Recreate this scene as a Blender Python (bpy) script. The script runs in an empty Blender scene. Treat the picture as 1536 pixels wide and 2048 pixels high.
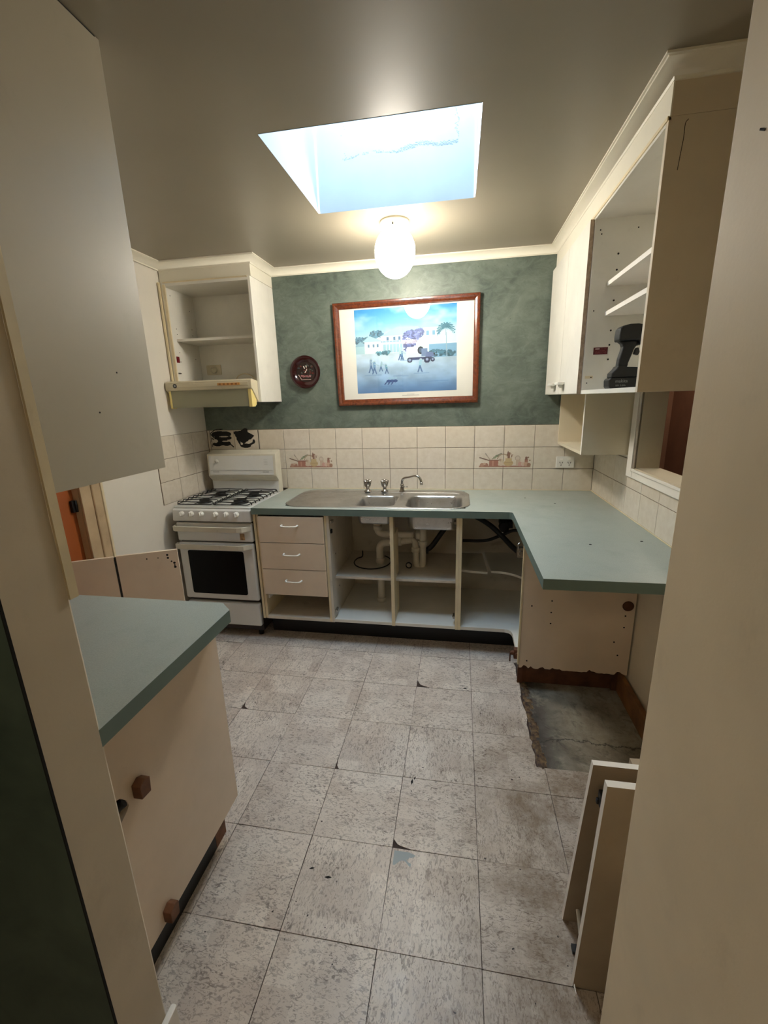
import bpy, bmesh, math, random
import numpy as np
from mathutils import Vector, Matrix

random.seed(7)
S = bpy.context.scene
COL = S.collection
PI = math.pi

# ------------------------------------------------------------------ camera
F_PX, YAW, PITCH, ROLL = 858.13, .1762, -.2555, -.0282
CAM = Vector((1.4938, -3.0736, 1.5813))
fwd = Vector((-math.sin(YAW) * math.cos(PITCH), math.cos(YAW) * math.cos(PITCH), math.sin(PITCH)))
rt0 = Vector((math.cos(YAW), math.sin(YAW), 0))
up0 = rt0.cross(fwd)
rt = rt0 * math.cos(ROLL) + up0 * math.sin(ROLL)
up = -rt0 * math.sin(ROLL) + up0 * math.cos(ROLL)
cd = bpy.data.cameras.new('camera')
cam = bpy.data.objects.new('camera', cd)
COL.objects.link(cam)
cam.matrix_world = Matrix(((rt.x, up.x, -fwd.x, CAM.x), (rt.y, up.y, -fwd.y, CAM.y), (rt.z, up.z, -fwd.z, CAM.z), (0, 0, 0, 1)))
cd.sensor_fit = 'VERTICAL'
cd.sensor_height = 24
cd.lens = F_PX / 2048 * 24
cd.clip_start = .02
S.camera = cam

# ------------------------------------------------------------------ world (overcast daylight down the skylight) and exposure
W = bpy.data.worlds.new('world')
S.world = W
W.use_nodes = True
bg = W.node_tree.nodes['Background']
bg.inputs[0].default_value = (.66, .84, 1, 1)
bg.inputs[1].default_value = 4.2
S.view_settings.view_transform = 'Standard'
S.view_settings.look = 'None'
S.view_settings.gamma = 1
S.view_settings.use_curve_mapping = False
S.view_settings.exposure = 2.55
S.cycles.use_denoising = True
S.cycles.max_bounces = 10
S.cycles.diffuse_bounces = 6
S.cycles.glossy_bounces = 4
S.cycles.transparent_max_bounces = 8
S.cycles.sample_clamp_indirect = 6
GLOBE_STRENGTH = 21.0
REAR_FILL_W = 1.3  # power of the added fill behind the camera


def area_light(name, loc, size, watts, color, rot=(0, 0, 0), portal=False):
    l = bpy.data.lights.new(name, 'AREA')
    l.shape = 'RECTANGLE'
    l.size, l.size_y = size
    l.energy = watts
    l.color = color
    if portal:
        l.cycles.is_portal = True
    o = bpy.data.objects.new(name, l)
    o.location = loc
    o.rotation_euler = rot
    COL.objects.link(o)
    return o


SKY = (.805, 1.549, -1.440, -.778)
CEIL = 2.462
SHAFT = 3.25
area_light('skylight_portal', ((SKY[0] + SKY[1]) / 2, (SKY[2] + SKY[3]) / 2, SHAFT + .02), (SKY[1] - SKY[0], SKY[3] - SKY[2]), 1, (1, 1, 1), portal=True)


# ------------------------------------------------------------------ materials
def lin(c):
    c = c / 255
    return c / 12.92 if c <= .04045 else ((c + .055) / 1.055) ** 2.4


def rgb(r, g, b):
    return (lin(r), lin(g), lin(b), 1)


class N:
    def __init__(s, name):
        s.m = bpy.data.materials.new(name)
        s.m.use_nodes = True
        s.t = s.m.node_tree
        s.b = s.t.nodes['Principled BSDF']

    def n(s, kind, **kw):
        o = s.t.nodes.new('ShaderNode' + kind)
        for k, v in kw.items():
            setattr(o, k, v)
        return o

    def l(s, a, b):
        s.t.links.new(a, b)

    def val(s, sock, v):
        if hasattr(v, 'links') or hasattr(v, 'is_output'):
            s.l(v, sock)
        else:
            sock.default_value = v

    def math(s, op, a, b=0.0, clamp=False):
        o = s.n('Math', operation=op, use_clamp=clamp)
        s.val(o.inputs[0], a)
        s.val(o.inputs[1], b)
        return o.outputs[0]

    def mix(s, f, a, b, mode='MIX'):
        o = s.n('Mix', data_type='RGBA', blend_type=mode)
        s.val(o.inputs[0], f)
        s.val(o.inputs[6], a)
        s.val(o.inputs[7], b)
        return o.outputs[2]

    def noise(s, vec, scale, detail=3, rough=.55, dist=0.0):
        o = s.n('TexNoise')
        o.inputs['Scale'].default_value = scale
        o.inputs['Detail'].default_value = detail
        o.inputs['Roughness'].default_value = rough
        o.inputs['Distortion'].default_value = dist
        if vec is not None:
            s.l(vec, o.inputs['Vector'])
        return o.outputs[0]

    def ramp(s, f, lo, hi, a=0.0, b=1.0):
        o = s.n('MapRange')
        s.l(f, o.inputs[0])
        for i, v in enumerate((lo, hi, a, b)):
            o.inputs[i + 1].default_value = v
        return o.outputs[0]

    def pos(s):
        return s.n('NewGeometry').outputs['Position']

    def scale(s, vec, v):
        o = s.n('Mapping')
        s.l(vec, o.inputs[0])
        o.inputs['Scale'].default_value = v
        return o.outputs[0]

    def bump(s, h, strength=.2, dist=.002):
        o = s.n('Bump')
        o.inputs['Strength'].default_value = strength
        o.inputs['Distance'].default_value = dist
        s.l(h, o.inputs['Height'])
        s.l(o.outputs[0], s.b.inputs['Normal'])

    def set(s, color=None, rough=None, metal=None, spec=None):
        if color is not None:
            s.val(s.b.inputs['Base Color'], color)
        if rough is not None:
            s.val(s.b.inputs['Roughness'], rough)
        if metal is not None:
            s.b.inputs['Metallic'].default_value = metal
        if spec is not None:
            s.b.inputs['Specular IOR Level'].default_value = spec
        return s


def plain(name, c, rough=.5, metal=0, var=.06, vs=6.0, spec=.5, bump=0, grime=0.0, grime_c=(95, 75, 55)):
    """painted or moulded surface: a base colour with faint mottling and, if asked, patches of grime"""
    k = N(name)
    p = k.pos()
    n1 = k.noise(p, vs, 4)
    a = rgb(*[max(0, x * (1 - var)) for x in c])
    b = rgb(*[min(255, x * (1 + var * .6)) for x in c])
    col = k.mix(k.ramp(n1, .3, .7), a, b)
    if grime:
        g = k.noise(k.scale(p, (3, 3, 2)), 4.0, 6, .7)
        col = k.mix(k.math('MULTIPLY', k.ramp(g, .58, .78), grime), col, rgb(*grime_c))
    k.set(col, rough, metal, spec)
    if bump:
        k.bump(k.noise(p, 180, 2), bump, .001)
    return k.m


M = {}
M['wall'] = plain('cream_paint', (214, 203, 178), .62, var=.03, vs=2, bump=.12, grime=.12)
M['wallw'] = plain('white_wall_paint', (222, 216, 204), .6, var=.03, vs=2, bump=.12)
M['nib'] = plain('beige_wall_paint', (204, 191, 168), .6, var=.05, vs=3, bump=.15, grime=.15)
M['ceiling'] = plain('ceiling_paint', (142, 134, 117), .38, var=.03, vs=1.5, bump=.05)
M['cornice'] = plain('cornice_paint', (226, 221, 204), .45, var=.02, bump=.05)
M['shaft'] = plain('shaft_paint', (168, 176, 180), .5, var=.02)
M['mel'] = plain('white_melamine', (224, 221, 211), .38, var=.03, vs=5, grime=.10)
M['melg'] = plain('grimy_melamine', (214, 206, 192), .45, var=.05, vs=6, grime=.35)
M['pink'] = plain('blush_laminate', (222, 203, 180), .42, var=.03, vs=4, grime=.08)
M['edge'] = plain('cream_edging', (222, 207, 172), .5, var=.05, vs=8, grime=.25)
M['rawedge'] = plain('raw_particle_edge', (170, 150, 128), .8, var=.15, vs=60)
M['black'] = plain('black_kickboard', (13, 12, 12), .5)
M['enamel'] = plain('white_enamel', (216, 216, 212), .22, var=.02, grime=.10)
M['enamelo'] = plain('aged_enamel', (206, 200, 182), .3, var=.03, grime=.3)
M['castiron'] = plain('black_iron', (16, 16, 16), .45)
M['stovebody'] = plain('dark_stove_side', (46, 36, 30), .6, var=.1)
M['plasticw'] = plain('white_plastic', (228, 226, 218), .35, var=.01)
M['yellow'] = plain('yellowed_plastic', (226, 205, 132), .45, var=.05)
M['hood'] = plain('cream_hood_enamel', (204, 194, 166), .35, var=.03, grime=.3)
M['chrome'] = plain('worn_chrome', (170, 165, 158), .22, metal=1, var=.05)
M['pvc'] = plain('white_pvc', (215, 208, 192), .4, var=.04, grime=.3)
M['rubber'] = plain('black_rubber', (16, 16, 18), .55)
M['woodblock'] = plain('stained_wood_block', (112, 72, 46), .6, var=.2, vs=30)
M['timber'] = plain('damp_timber', (92, 56, 34), .75, var=.25, vs=12, grime=.5, grime_c=(40, 26, 18))
M['dark'] = plain('black_plastic', (9, 9, 10), .5)
M['drillrub'] = plain('drill_rubber', (12, 12, 13), .6)
M['brownroom'] = plain('brown_wall_beyond', (128, 92, 72), .7)
M['orange'] = plain('orange_door_paint', (160, 84, 38), .45, var=.05, vs=2)
M['jamb'] = plain('tan_door_frame', (190, 166, 132), .5, var=.08, vs=8, grime=.2)
M['grout'] = plain('grout', (112, 98, 82), .9, var=.08)
M['blue'] = plain('blue_plastic', (40, 90, 120), .4)
M['grey'] = plain('grey_print', (150, 150, 150), .6)
M['hole'] = plain('hole_black', (10, 8, 7), .9)
M['board'] = plain('loose_board', (168, 150, 126), .5, var=.05, vs=6, grime=.2)
M['white_edge'] = plain('white_board_edge', (238, 234, 226), .5, var=.02)
M['label'] = plain('maroon', (120, 20, 30), .5)


def green_wall():
    k = N('sponged_green_paint')
    p = k.pos()
    n1 = k.noise(p, 3.2, 6, .65, .8)
    n2 = k.noise(k.scale(p, (1, 1, 1.6)), 11, 5, .7, 1.2)
    c = k.mix(k.ramp(n1, .35, .68), rgb(74, 86, 79), rgb(108, 119, 108))
    c = k.mix(k.math('MULTIPLY', k.ramp(n2, .42, .7), .45), c, rgb(126, 138, 128))
    sp = k.noise(p, 38, 2)
    c = k.mix(k.math('MULTIPLY', k.ramp(sp, .72, .78), .5), c, rgb(50, 62, 58))
    k.set(c, .5)
    k.bump(n2, .15, .002)
    return k.m


M['green'] = green_wall()


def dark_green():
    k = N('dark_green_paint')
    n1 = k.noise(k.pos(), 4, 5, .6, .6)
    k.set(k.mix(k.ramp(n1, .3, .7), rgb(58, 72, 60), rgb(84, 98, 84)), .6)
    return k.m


M['dkgreen'] = dark_green()


def bench_mat():
    k = N('sage_green_laminate')
    p = k.pos()
    n = k.noise(p, 240, 2)
    c = k.mix(k.ramp(n, .35, .65), rgb(150, 157, 148), rgb(160, 167, 158))
    g = k.noise(p, 5, 6, .7)
    c = k.mix(k.math('MULTIPLY', k.ramp(g, .55, .8), .3), c, rgb(112, 124, 112))
    k.set(c, k.ramp(g, .3, .8, .3, .5))
    return k.m


M['bench'] = bench_mat()
M['benchedge'] = plain('laminate_edge', (104, 122, 115), .45, var=.03)


def steel():
    k = N('brushed_steel')
    p = k.pos()
    n = k.noise(k.scale(p, (6, 160, 6)), 4, 3)
    g = k.noise(p, 6, 5, .7)
    k.set(k.mix(k.ramp(g, .35, .7), rgb(176, 174, 170), rgb(204, 203, 200)), k.ramp(n, .3, .7, .26, .42), 1)
    return k.m


M['steel'] = steel()


def floor_tile_mat():
    k = N('cork_pattern_vinyl')
    p = k.pos()
    info = k.n('ObjectInfo')
    rnd = info.outputs['Random']
    sep = k.n('SeparateXYZ')
    k.l(p, sep.inputs[0])
    # turn the grain 90 degrees on half of the tiles
    sw = k.math('GREATER_THAN', rnd, .5)
    cx = k.n('CombineXYZ')
    dx = k.math('SUBTRACT', sep.outputs[1], sep.outputs[0])
    k.l(k.math('ADD', sep.outputs[0], k.math('MULTIPLY', sw, dx)), cx.inputs[0])
    k.l(k.math('SUBTRACT', sep.outputs[1], k.math('MULTIPLY', sw, dx)), cx.inputs[1])
    k.l(k.math('MULTIPLY', rnd, 37.0), cx.inputs[2])
    v = cx.outputs[0]
    # blocks of differing tone inside the tile
    def cells(sx, sy):
        sn = k.n('VectorMath', operation='SNAP')
        k.l(v, sn.inputs[0])
        sn.inputs[1].default_value = (sx, sy, .001)
        wn = k.n('TexWhiteNoise')
        k.l(sn.outputs[0], wn.inputs['Vector'])
        return wn.outputs['Value']
    blk = k.math('ADD', k.math('MULTIPLY', cells(.061, .1525), .5), k.math('MULTIPLY', cells(.1525, .102), .5))
    base = k.mix(k.ramp(blk, .15, .8), rgb(188, 173, 159), rgb(216, 204, 190))
    base = k.mix(k.math('MULTIPLY', k.ramp(k.noise(p, 1.7, 3), .35, .7), .45), base, rgb(196, 190, 184))
    # flecks: short worm like streaks
    f1 = k.noise(k.scale(v, (1.0, .42, 1)), 95, 3, .62, 1.6)
    f2 = k.noise(k.scale(v, (1.0, .5, 1)), 38, 4, .65, 2.2)
    den = k.ramp(k.noise(v, 9, 3), .3, .7, .25, 1)
    f3 = k.noise(k.scale(v, (.8, .45, 1)), 170, 2, .6, 1.0)
    fleck = k.math('MAXIMUM', k.math('MULTIPLY', k.ramp(f1, .53, .62), den), k.math('MULTIPLY', k.ramp(f3, .58, .66), .6))
    streak = k.math('MULTIPLY', k.ramp(f2, .585, .65), .7)
    c = k.mix(k.math('MULTIPLY', fleck, .8), base, rgb(78, 64, 56))
    c = k.mix(k.math('MULTIPLY', streak, k.math('MULTIPLY', den, .85)), c, rgb(92, 80, 72))
    # wear and brown dirt: near the removed appliance and the loose boards
    d1 = k.math('MULTIPLY', k.ramp(sep.outputs[0], 1.36, 1.75), k.ramp(sep.outputs[1], -1.0, -1.5))
    dn = k.ramp(k.noise(p, 7, 6, .75), .42, .68)
    c = k.mix(k.math('MULTIPLY', k.math('MULTIPLY', d1, k.ramp(dn, 0, 1, .3, 1)), .85), c, rgb(112, 90, 64))
    g = k.ramp(k.noise(p, 3.1, 6, .75), .55, .8)
    c = k.mix(k.math('MULTIPLY', g, .4), c, rgb(120, 106, 94))
    sp = k.ramp(k.noise(p, 60, 1), .76, .79)
    c = k.mix(sp, c, rgb(44, 32, 26))
    k.set(c, k.ramp(f2, .3, .7, .3, .5))
    h = k.math('ADD', k.math('MULTIPLY', f1, .5), f2)
    k.bump(h, .25, .0015)
    return k.m


M['ftile'] = floor_tile_mat()


def concrete():
    k = N('bare_concrete')
    p = k.pos()
    n1 = k.noise(p, 4, 7, .7, .6)
    n2 = k.noise(p, 22, 5, .7)
    c = k.mix(k.ramp(n1, .35, .68), rgb(116, 106, 90), rgb(166, 160, 142))
    c = k.mix(k.math('MULTIPLY', k.ramp(n2, .5, .75), .4), c, rgb(166, 162, 146))
    sep = k.n('SeparateXYZ')
    k.l(p, sep.inputs[0])
    ed = k.math('MULTIPLY', k.ramp(sep.outputs[0], 2.06, 1.9), k.ramp(k.noise(p, 9, 6, .7), .34, .50))
    dk = k.ramp(k.noise(p, 13, 7, .75, 1.0), .52, .64)
    c = k.mix(k.math('MULTIPLY', dk, .5), c, rgb(72, 64, 54))
    c = k.mix(k.math('MULTIPLY', ed, .85), c, rgb(46, 40, 38))
    # a settled crack line
    w = k.math('ADD', sep.outputs[1], k.math('MULTIPLY', k.math('SUBTRACT', k.noise(p, 6, 5, .7), .5), .22))
    cr = k.math('ABSOLUTE', k.math('ADD', w, 1.27))
    c = k.mix(k.math('MULTIPLY', k.ramp(cr, .008, .002), .8), c, rgb(50, 46, 38))
    k.set(c, .75)
    k.bump(n1, .5, .006)
    return k.m


M['concrete'] = concrete()


def glue():
    k = N('old_glue')
    p = k.pos()
    n = k.noise(p, 28, 5, .7)
    c = k.mix(k.ramp(n, .4, .72), rgb(54, 36, 26), rgb(138, 112, 74))
    k.set(c, .7)
    k.bump(n, .6, .004)
    return k.m


M['glue'] = glue()


def wtile():
    k = N('cream_glazed_tile')
    p = k.pos()
    r = k.n('ObjectInfo').outputs['Random']
    n = k.noise(p, 26, 4, .6)
    c = k.mix(k.ramp(n, .3, .7), rgb(210, 200, 185), rgb(222, 214, 201))
    c = k.mix(k.math('MULTIPLY', r, .25), c, rgb(208, 196, 168))
    k.set(c, .24)
    k.bump(k.noise(p, 45, 2), .06, .001)
    return k.m


M['wtile'] = wtile()


def wood(name, a, b, rough=.3, coat=0):
    k = N(name)
    p = k.pos()
    n = k.noise(k.scale(p, (3, 3, 3)), 9, 5, .6, 2.0)
    k.set(k.mix(k.ramp(n, .3, .7), rgb(*a), rgb(*b)), rough)
    if coat:
        k.b.inputs['Coat Weight'].default_value = coat
    return k.m


M['frame'] = wood('varnished_cedar', (76, 36, 20), (112, 56, 30), .25, .5)


def attr_mat(name, rough=.5, coat=0):
    k = N(name)
    a = k.n('VertexColor', layer_name='Col')
    k.set(a.outputs[0], rough)
    k.b.inputs['Coat Weight'].default_value = coat
    return k.m


M['print'] = attr_mat('printed_ink', .6)
M['plateprint'] = attr_mat('glazed_print', .18, .6)


def emit(name, c, s):
    k = N(name)
    k.b.inputs['Base Color'].default_value = (1, 1, 1, 1)
    k.b.inputs['Emission Color'].default_value = c
    k.b.inputs['Emission Strength'].default_value = s
    return k.m


def globe_mat():
    # opal glass, brightest round the bulb low in the globe and dim at the shaded neck
    k = N('lit_opal_glass')
    k.b.inputs['Base Color'].default_value = (1, 1, 1, 1)
    k.b.inputs['Emission Color'].default_value = (1, .92, .79, 1)
    sp = k.n('SeparateXYZ')
    k.l(k.pos(), sp.inputs[0])
    k.l(k.ramp(sp.outputs[2], CEIL - .035, CEIL - .20, GLOBE_STRENGTH * .06, GLOBE_STRENGTH), k.b.inputs['Emission Strength'])
    return k.m


M['globe'] = globe_mat()


def glass(name, tint=(1, 1, 1, 1), rough=0.02, fac=None):
    m = bpy.data.materials.new(name)
    m.use_nodes = True
    t = m.node_tree
    t.nodes.clear()
    o = t.nodes.new('ShaderNodeOutputMaterial')
    mx = t.nodes.new('ShaderNodeMixShader')
    tr = t.nodes.new('ShaderNodeBsdfTransparent')
    gl = t.nodes.new('ShaderNodeBsdfGlossy')
    tr.inputs[0].default_value = tint
    gl.inputs['Roughness'].default_value = rough
    if fac is None:
        lw = t.nodes.new('ShaderNodeLayerWeight')
        lw.inputs[0].default_value = .5
        pw = t.nodes.new('ShaderNodeMath'); pw.operation = 'POWER'; pw.inputs[1].default_value = 5
        ad = t.nodes.new('ShaderNodeMath'); ad.operation = 'MULTIPLY_ADD'; ad.inputs[1].default_value = .94; ad.inputs[2].default_value = .05
        t.links.new(lw.outputs['Facing'], pw.inputs[0])
        t.links.new(pw.outputs[0], ad.inputs[0])
        t.links.new(ad.outputs[0], mx.inputs[0])
    else:
        mx.inputs[0].default_value = fac
    t.links.new(tr.outputs[0], mx.inputs[1])
    t.links.new(gl.outputs[0], mx.inputs[2])
    t.links.new(mx.outputs[0], o.inputs[0])
    return m


M['glass'] = glass('picture_glass')
M['dome'] = glass('skylight_acrylic', (.95, .97, 1, 1))


def oven_glass():
    k = N('black_oven_glass')
    k.set((.003, .003, .003, 1), .35, spec=.15)
    return k.m


M['ovenglass'] = oven_glass()


def visor_mat():
    k = N('frosted_visor')
    k.set(rgb(160, 158, 132), .35)
    k.b.inputs['Alpha'].default_value = .62
    k.bump(k.noise(k.scale(k.pos(), (1, 1, .4)), 70, 2), .5, .003)
    return k.m


M['visor'] = visor_mat()


# ------------------------------------------------------------------ mesh helpers
def box(bm, x0, x1, y0, y1, z0, z1, mi=0):
    x0, x1 = sorted((x0, x1)); y0, y1 = sorted((y0, y1)); z0, z1 = sorted((z0, z1))
    v = [bm.verts.new((x, y, z)) for z in (z0, z1) for y in (y0, y1) for x in (x0, x1)]
    for f in ((0, 2, 3, 1), (4, 5, 7, 6), (0, 1, 5, 4), (2, 6, 7, 3), (0, 4, 6, 2), (1, 3, 7, 5)):
        fc = bm.faces.new([v[i] for i in f])
        fc.material_index = mi
    return v


def prism(bm, poly, lo, hi, axis='z', mi=0, mi_side=None):
    """extrude a polygon given in the two other axes along axis"""
    def P(a, b, c):
        return {'z': (a, b, c), 'y': (a, c, b), 'x': (c, a, b)}[axis]
    A = [bm.verts.new(P(a, b, lo)) for a, b in poly]
    B = [bm.verts.new(P(a, b, hi)) for a, b in poly]
    f1 = bm.faces.new(A[::-1]); f2 = bm.faces.new(B)
    f1.material_index = f2.material_index = mi
    n = len(poly)
    for i in range(n):
        f = bm.faces.new((A[i], A[(i + 1) % n], B[(i + 1) % n], B[i]))
        f.material_index = mi if mi_side is None else mi_side
    return A, B


def lathe(bm, prof, center=(0, 0, 0), seg=24, axis='z', cap=True):
    cx, cy, cz = center
    rings = []
    for r, h in prof:
        ring = []
        for i in range(seg):
            a = 2 * PI * i / seg
            c, s = r * math.cos(a), r * math.sin(a)
            p = {'z': (cx + c, cy + s, cz + h), 'y': (cx + c, cy + h, cz + s), 'x': (cx + h, cy + c, cz + s)}[axis]
            ring.append(bm.verts.new(p))
        rings.append(ring)
    for a, b in zip(rings, rings[1:]):
        for i in range(seg):
            f = bm.faces.new((a[i], a[(i + 1) % seg], b[(i + 1) % seg], b[i]))
            f.smooth = True
    if cap:
        bm.faces.new(rings[0][::-1]); bm.faces.new(rings[-1])


def tube(bm, pts, r, seg=8, cap=True, closed=False):
    pts = [Vector(p) for p in pts]
    rings = []
    n = len(pts)
    prev = None
    for i, p in enumerate(pts):
        if closed:
            d = pts[(i + 1) % n] - pts[i - 1]
        else:
            d = pts[min(i + 1, n - 1)] - pts[max(i - 1, 0)]
        d.normalize()
        if prev is None:
            ref = Vector((0, 0, 1)) if abs(d.z) < .9 else Vector((1, 0, 0))
        else:
            ref = prev
        b = d.cross(ref).normalized()
        u = b.cross(d).normalized()
        prev = u
        rr = r[i] if isinstance(r, (list, tuple)) else r
        rings.append([bm.verts.new(p + (u * math.cos(2 * PI * k / seg) + b * math.sin(2 * PI * k / seg)) * rr) for k in range(seg)])
    m = n if closed else n - 1
    for i in range(m):
        a, b = rings[i], rings[(i + 1) % n]
        for k in range(seg):
            f = bm.faces.new((a[k], a[(k + 1) % seg], b[(k + 1) % seg], b[k]))
            f.smooth = True
    if cap and not closed:
        bm.faces.new(rings[0][::-1]); bm.faces.new(rings[-1])


def spline(pts, n=8):
    """Catmull-Rom through the points"""
    P = [Vector(p) for p in pts]
    P = [P[0] * 2 - P[1]] + P + [P[-1] * 2 - P[-2]]
    out = []
    for i in range(1, len(P) - 2):
        for k in range(n):
            t = k / n
            a, b, c, d = P[i - 1], P[i], P[i + 1], P[i + 2]
            out.append(.5 * ((2 * b) + (c - a) * t + (2 * a - 5 * b + 4 * c - d) * t * t + (3 * b - a - 3 * c + d) * t ** 3))
    out.append(P[-2])
    return out


def rrect(x0, x1, y0, y1, r, n=5):
    out = []
    for cx, cy, a0 in ((x1 - r, y0 + r, -PI / 2), (x1 - r, y1 - r, 0), (x0 + r, y1 - r, PI / 2), (x0 + r, y0 + r, PI)):
        for i in range(n + 1):
            a = a0 + PI / 2 * i / n
            out.append((cx + r * math.cos(a), cy + r * math.sin(a)))
    return out


def obj(name, bm, mats, parent=None, bevel=0.0, bseg=2, fix=True):
    me = bpy.data.meshes.new(name)
    if fix:
        bmesh.ops.recalc_face_normals(bm, faces=bm.faces)
    bm.to_mesh(me)
    bm.free()
    if not isinstance(mats, (list, tuple)):
        mats = [mats]
    for m in mats:
        me.materials.append(m)
    o = bpy.data.objects.new(name, me)
    COL.objects.link(o)
    if parent:
        o.parent = parent
        o.matrix_parent_inverse = Matrix.Translation(-parent.location) if parent.parent is None else Matrix.Identity(4)
        if parent.parent is not None:
            o.matrix_parent_inverse = Matrix.Identity(4)
    if bevel:
        b = o.modifiers.new('bevel', 'BEVEL')
        b.width = bevel
        b.segments = bseg
        b.limit_method = 'ANGLE'
        b.angle_limit = math.radians(40)
    return o


def B():
    return bmesh.new()


def bx(name, dims, mat, parent=None, bevel=0.0, bseg=2):
    bm = B()
    box(bm, *dims)
    return obj(name, bm, mat, parent, bevel, bseg)


def tag(o, label, cat, group=None):
    o['label'] = label
    o['category'] = cat
    if group:
        o['group'] = group
    return o


def thing(name, label, cat, loc=(0, 0, 0), group=None):
    # all meshes are written in world coordinates; the Empty stays at the world origin unless a place is given
    o = bpy.data.objects.new(name, None)
    o.location = loc
    COL.objects.link(o)
    o.empty_display_size = .05
    return tag(o, label, cat, group)


def struct(o):
    o['kind'] = 'structure'
    return o


def grid_print(name, arr, corner, ux, uy, mat, parent, keep=None, relief=None):
    """flat print: arr (h,w,3) sRGB 0..1, row 0 at the top; corner = top left, ux = full width vector, uy = full height vector (down)"""
    h, w = arr.shape[:2]
    c = np.array(corner, float); ux = np.array(ux, float); uy = np.array(uy, float)
    gx, gy = np.meshgrid(np.linspace(0, 1, w + 1), np.linspace(0, 1, h + 1))
    V = c + gx[..., None] * ux + gy[..., None] * uy
    idx = np.arange((w + 1) * (h + 1)).reshape(h + 1, w + 1)
    Fq = np.stack([idx[1:, :-1], idx[1:, 1:], idx[:-1, 1:], idx[:-1, :-1]], -1).reshape(-1, 4)
    colr = arr.reshape(-1, 3)
    if keep is not None:
        kk = keep.reshape(-1)
        Fq = Fq[kk]; colr = colr[kk]
        used, inv = np.unique(Fq, return_inverse=True)
        V = V.reshape(-1, 3)[used]
        Fq = inv.reshape(-1, 4)
    else:
        V = V.reshape(-1, 3)
    me = bpy.data.meshes.new(name)
    me.vertices.add(len(V)); me.vertices.foreach_set('co', V.astype(np.float32).ravel())
    me.loops.add(len(Fq) * 4); me.loops.foreach_set('vertex_index', Fq.astype(np.int32).ravel())
    me.polygons.add(len(Fq)); me.polygons.foreach_set('loop_start', np.arange(0, len(Fq) * 4, 4, dtype=np.int32))
    me.update(calc_edges=True)
    a = me.color_attributes.new('Col', 'FLOAT_COLOR', 'CORNER')
    l = np.where(colr <= .04045, colr / 12.92, ((np.clip(colr, 0, 1) + .055) / 1.055) ** 2.4)
    full = np.ones((len(Fq), 4, 4), np.float32)
    full[:, :, :3] = l[:, None, :]
    a.data.foreach_set('color', full.ravel())
    me.materials.append(mat)
    me.validate()
    o = bpy.data.objects.new(name, me)
    COL.objects.link(o)
    if parent:
        o.parent = parent
        o.matrix_parent_inverse = Matrix.Identity(4)
        if parent.parent is None:
            o.matrix_parent_inverse = Matrix.Translation(-parent.location)
    return o


# ------------------------------------------------------------------ room shell
XL, XR = -.42, 2.39
T = .006
BZ = .942                                                    # bench height
ROWH = .149
bm = B()
box(bm, XL - .1, XR + .15, T, .13, 0, 1.392, 1)
box(bm, XL - .1, XR + .15, T, .13, 1.392, CEIL + .05, 0)
wall_back = struct(obj('wall_back', bm, [M['green'], M['grout']]))

bm = B()                                                      # left wall with a doorway
DY0, DY1, DH = -1.217, -1.99, 2.03
box(bm, XL - T - .1, XL - T, DY0, .13, 0, CEIL + .05)
box(bm, XL - T - .1, XL - T, DY1, DY0, DH, CEIL + .05)
box(bm, XL - T - .1, XL - T, -2.5, DY1, 0, CEIL + .05)
wall_left = struct(obj('wall_left', bm, M['wallw']))

WY0, WY1, WZ0, WZ1 = -.686, -1.75, 1.199, 2.0                 # servery opening
XO = 2.506
bm = B()
box(bm, XR + T, XO, WY0, .13, 0, CEIL + .05)
box(bm, XR + T, XO, -2.5, WY1, 0, CEIL + .05)
box(bm, XR + T, XO, WY1, WY0, 0, WZ0)
box(bm, XR + T, XO, WY1, WY0, WZ1, CEIL + .05)
wall_right = struct(obj('wall_right', bm, M['wall']))

# the two wall ends either side of the doorway the picture was taken through
bm = B()
prism(bm, [(-2.3, -2.566), (.777, -2.566), (.777, -2.449), (.758, -2.43), (-2.3, -2.43)], 0, CEIL + .05)
bm.faces.ensure_lookup_table()
for f in bm.faces:
    if f.calc_center_median().y < -2.56:
        f.material_index = 1
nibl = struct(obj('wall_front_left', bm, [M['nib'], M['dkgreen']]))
bm = B()
box(bm, 1.785, XO, -5.0, -2.45, 0, CEIL + .05)
M['nibr'] = plain('pale_beige_wall_paint', (232, 216, 186), .6, var=.05, vs=3, bump=.15, grime=.12)
nibr = struct(obj('wall_front_right', bm, M['nibr'], bevel=.006))
bx('edge_bead', (.7772, .782, -2.4485, -2.43, 1.235, CEIL - .001), M['edge'], nibl)
bx('bead', (.7775, .780, -2.5665, -2.562, 0, CEIL), M['hole'], nibl)

struct(bx('wall_rear', (-2.4, 1.9, -5.1, -5.0, 0, CEIL + .05), M['wall']))
struct(bx('wall_rear_left', (-2.4, -2.3, -5.0, -2.43, 0, CEIL + .05), M['wall']))
bm = B()
for y, z, a in ((-2.533, 2.09, .6), (-2.50, 1.93, .7), (-2.52, 1.94, .8), (-2.51, 1.83, .5)):
    c_, s_ = math.cos(a), math.sin(a)
    prism(bm, [(y + u * c_ - v * s_, z + u * s_ + v * c_) for u, v in ((-.005, -.001), (.005, -.001), (.005, .001), (-.005, .001))], 1.7844, 1.7849, 'x')
o = obj('scuff_marks', bm, M['hole'], nibr)
o['kind'] = 'stuff'
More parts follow.
